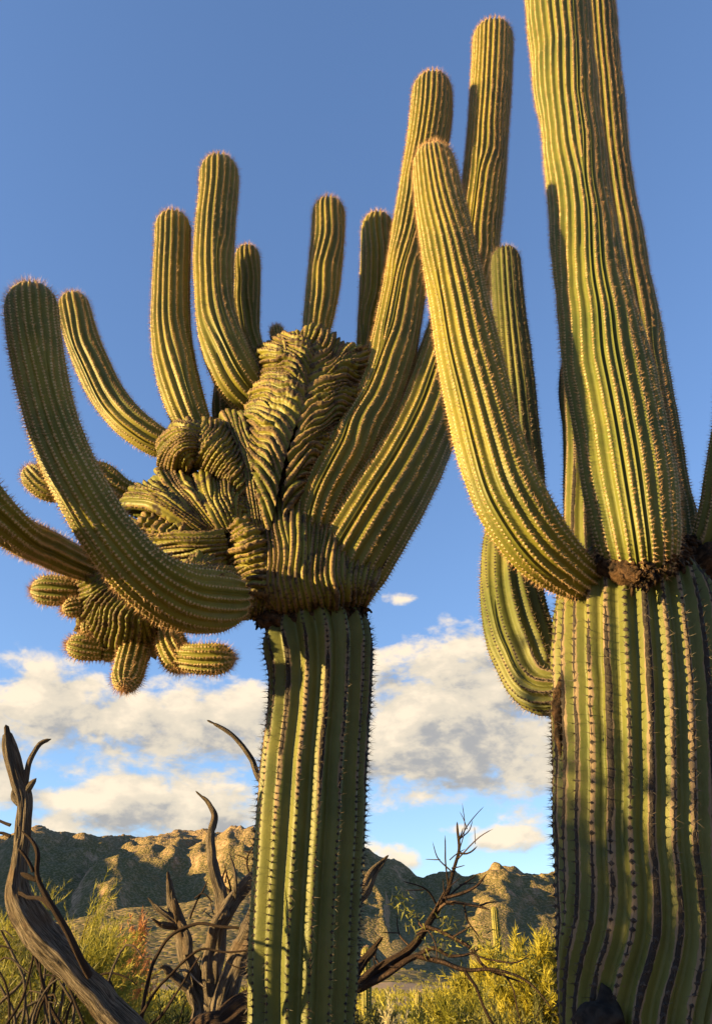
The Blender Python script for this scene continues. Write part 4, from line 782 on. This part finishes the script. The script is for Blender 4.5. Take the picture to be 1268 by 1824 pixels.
def shrub(name, label, px, top, Y, wpx, kind='verde', seed=1, stems=26, twigs=30, needles=16, nl=.10, nw=.008, cat='shrub', group=None, sweep=(0, 0), lift=.5, tw=.30, lo=.3, at_=None):
    rng = np.random.default_rng(seed); p = pt(px, top, Y) if not at_ else np.array(at_[:3]); x, y = p[0], p[1]; z = hz(x, y); h = p[2] - z; w = wpx * np.linalg.norm(p - CAM) / FPX * .5 if not at_ else at_[3]
    root = thing(name, label, cat, (x, y, z), group)
    paths, radii, A, Bv = [], [], [], []
    for k in range(stems):
        a = rng.uniform(0, 6.283); rr = math.sqrt(rng.random()); top_ = h * (.62 + .42 * rng.random()) * (1 - .35 * rr * rr); e = np.array([math.cos(a) * w * rr + sweep[0] * h * .3, math.sin(a) * w * rr, top_])
        b = np.array([rng.normal(0, .1), rng.normal(0, .1), 0]); m = b * .5 + e * np.array([.35, .35, .5]) + rng.normal(0, .05, 3) * h
        P = dense([b, m, e], 7); P = P + .02 * h * np.stack([n1(np.linspace(0, 4, len(P)) + k * 3, seed + q) for q in range(3)], -1)
        paths.append(P); radii.append(np.linspace(.012 + .006 * h, .003, len(P)))
        S = arclen(P); t = rng.uniform(lo, 1, twigs) ** .8; o = at(P, S, t * S[-1]); d0 = unit(np.gradient(P, axis=0)); d = at(d0, S, t * S[-1])
        d = unit(d * .7 + rng.normal(0, .6, (twigs, 3)) + np.array([sweep[0], sweep[1], lift])); L = tw * h * rng.uniform(.4, 1.1, (twigs, 1)) * (1.15 - .5 * t[:, None])
        A.append(o); Bv.append(o + d * L)
    A = np.vstack(A); Bv = np.vstack(Bv); V1, F1 = strips(A, Bv, .004 + 0 * A[:, 0], rng)
    t = rng.uniform(.1, 1, (len(A), needles, 1)); o = A[:, None] + (Bv - A)[:, None] * t; d = unit(unit(Bv - A)[:, None] * 1.0 + rng.normal(0, .55, o.shape) + np.array([0, 0, .15]))
    o = o.reshape(-1, 3); V2, F2 = strips(o, o + d.reshape(-1, 3) * nl * rng.uniform(.5, 1.3, (len(o), 1)), nw * rng.uniform(.6, 1.2, len(o)), rng)
    V3, F3 = tubes(paths, radii)
    f = add('foliage', np.vstack([V1, V2]), np.vstack([F1, F2 + len(V1)]), LEAF[kind], root, smooth=False, kind='stuff'); add('stems', V3, F3, MAT['bark'], root)
    return root
shrub('palo_verde', 'feathery yellow-green palo verde behind the leaning dead trunk', 80, 1612, 9.5, 310, 'creosote', 1, 44, 56, 26, .09, .0045, 'tree', sweep=(.35, 0), lift=.55)
shrub('palo_verde', 'broad feathery palo verde next to the orange shrub', 140, 1655, 12, 120, 'creosote', 2, 30, 46, 24, .10, .0055, 'tree', sweep=(.35, 0))
shrub('dry_shrub', 'orange dry flowering shrub below the hills', 228, 1655, 14.5, 84, 'orange', 3, 18, 24, 14, .10, .012, sweep=(0, 0), lift=1.2)
shrub('creosote_bush', 'olive bush tangled at the foot of the leaning dead trunk', 40, 1690, 7, 300, 'olive', 4, 22, 26, 12, .07, .006)
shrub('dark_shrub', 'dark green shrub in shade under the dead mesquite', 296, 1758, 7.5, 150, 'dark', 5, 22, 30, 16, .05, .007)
shrub('creosote_bush', 'yellow bush in sun behind the dead mesquite limbs', 285, 1738, 13, 170, 'verde', 6, 22, 30, 16, .11, .010)
shrub('creosote_bush', 'low yellow-green bush between the dead mesquite and the crested saguaro', 420, 1722, 20, 150, 'verde', 7, 20, 28, 16, .14, .014)
shrub('palo_verde', 'bright yellow-green palo verde beside the scarred old saguaro', 950, 1662, 15, 150, 'verde', 8, 26, 36, 20, .16, .010, 'tree', lift=1.0)
shrub('palo_verde', 'wide sunlit palo verde below the lone columnar saguaro', 872, 1700, 19, 190, 'verde', 9, 26, 34, 18, .18, .013, 'tree', lift=.7)
shrub('creosote_bush', 'sunlit yellow bush under the dark mesquite twigs', 800, 1764, 13, 180, 'creosote', 10, 26, 34, 18, .09, .009)
shrub('creosote_bush', 'leafy olive bush at the foot of the bright palo verde', 910, 1768, 9, 200, 'olive', 11, 24, 30, 16, .07, .007)
shrub('creosote_bush', 'dull olive bush beside the crested trunk', 664, 1786, 16, 80, 'olive', 12, 18, 26, 14, .10, .011)
shrub('creosote_bush', 'small green bush below the stubby dark saguaro', 735, 1806, 12, 110, 'creosote', 13, 18, 26, 14, .07, .008)
shrub('cholla', 'pale straw-coloured cholla with dense bright spines', 695, 1796, 9, 100, 'pale', 14, 26, 26, 18, .045, .006, 'cactus', lift=.8, tw=.18)
# sparse live leaflets on the mesquite twigs
rng = np.random.default_rng(77); A = []
for (px, py, n, sx, sy) in [(712, 1598, 26, 10, 12), (722, 1618, 26, 14, 10), (738, 1632, 18, 12, 6), (790, 1634, 26, 14, 6), (750, 1655, 20, 14, 10), (840, 1652, 40, 22, 14), (866, 1682, 60, 26, 14), (905, 1712, 60, 30, 14), (800, 1690, 34, 20, 12), (930, 1735, 40, 24, 14), (770, 1676, 26, 14, 10)]:
    for k in range(n): A.append(pt(px + rng.normal(0, sx), py + rng.normal(0, sy), YM - .05 + rng.normal(0, .15)))
A = np.array(A); d = unit(rng.normal(0, 1, A.shape) + np.array([.4, 0, -.2])); V, F = strips(A, A + d * rng.uniform(.03, .07, (len(A), 1)), .0055 + 0 * A[:, 0], rng)
add('leaflets', V, F, LEAF['mesquite'], mq, OM, smooth=False, kind='stuff')

shrub('palo_verde', 'dense unseen palo verde, added so its shadow falls on the foot of the scarred old saguaro', -1, 1, 1, 1, 'verde', 15, 44, 60, 22, .16, .012, 'tree', at_=(-4.6, 1.15, 3.3, 1.25), lift=.5)  # unseen tree, added to shade the lower trunk of the tall saguaro
# ------------------------------------------------------------------ far saguaros
def col_sag(label, px, top, Y, rpx, seed, name='saguaro', group=None, n=12):
    p = pt(px, top, Y); z = hz(p[0], p[1]); h = p[2] - z; r = rpx * np.linalg.norm(p - CAM) / FPX * .95
    o = thing(name, label, 'cactus', (p[0], p[1], z), group)
    limb(o, 'trunk', [wr(p[0], p[1], z - .1, r * .8), wr(p[0], p[1], z + h * .4, r * 1.02), wr(p[0], p[1], z + h * .8, r), wr(p[0], p[1], z + h, r * .92)], n=n, K=4, ds=max(.12, h / 30), sp=.12, per=3, length=.05, width=.004, areole=.012, seed=seed, late=0, origin=(p[0], p[1], z), bulge=.04)
    return o
col_sag('slender columnar saguaro rising behind the dark mesquite twigs', 880, 1614, 45, 6.5, 201)
col_sag('pale-tipped columnar saguaro beside the crested saguaro trunk', 652, 1686, 34, 8.5, 202)
col_sag('short dark saguaro standing among low bushes', 745, 1766, 26, 5.5, 203)
col_sag('thin distant saguaro next to the orange shrub', 258, 1658, 62, 3.6, 204)
base = None; rng = np.random.default_rng(5)
V = []; pole = col_sag('tiny far saguaro on the sunlit desert slope', 690, 1762, 180, 1.6, 205, group='far saguaros on the slope', n=8)
pm = pole.children[0]; pm_data = pm.data
for k in range(46):
    px = rng.choice([rng.uniform(640, 800), rng.uniform(640, 800), rng.uniform(240, 450), rng.uniform(800, 985)]); Y = rng.uniform(110, 400); x = ray(px, 1700)[0] / ray(px, 1700)[1] * Y
    o = pole.copy(); COL.objects.link(o); o.location = (x, Y, hz(x, Y)); hscale = rng.uniform(.7, 1.25); o.scale = (hscale, hscale, hscale * rng.uniform(.8, 1.2)); o.rotation_euler = (0, 0, rng.uniform(0, 6))
    c = pm.copy(); COL.objects.link(c); c.parent = o
# ------------------------------------------------------------------ scrub of the valley floor
def scrub():
    rng = np.random.default_rng(9); n = 5200; Y = 24 * np.exp(rng.random(n) * math.log(900 / 24)); ph = rng.uniform(-.55, .55, n)
    X = Y * np.tan(ph); Z = height(X, Y); per = 34; size = (.3 + .5 * rng.random(n)) * (1 + .0016 * Y)
    c = np.stack([X, Y, Z], -1)
    u = unit(rng.normal(0, 1, (n, per, 3))); u[..., 2] = np.abs(u[..., 2])
    o = c[:, None] + u * size[:, None, None] * rng.uniform(.2, .75, (n, per, 1)) * np.array([1, 1, .8]); d = unit(u + rng.normal(0, .6, u.shape) + np.array([0, 0, .4]))
    o = o.reshape(-1, 3); L = np.repeat(size, per)[:, None] * rng.uniform(.3, .6, (len(o), 1)); V, F = strips(o, o + d.reshape(-1, 3) * L, .13 * L[:, 0], rng)
    add('desert_scrub', V, F, None, None, smooth=False, mats=(LEAF['creosote'], LEAF['olive'], LEAF['verde']), midx=np.repeat(rng.integers(0, 3, n), per), kind='stuff')
    tag(bpy.data.objects['desert_scrub'], 'low green scrub covering the desert floor up to the hills', 'scrub')
scrub()
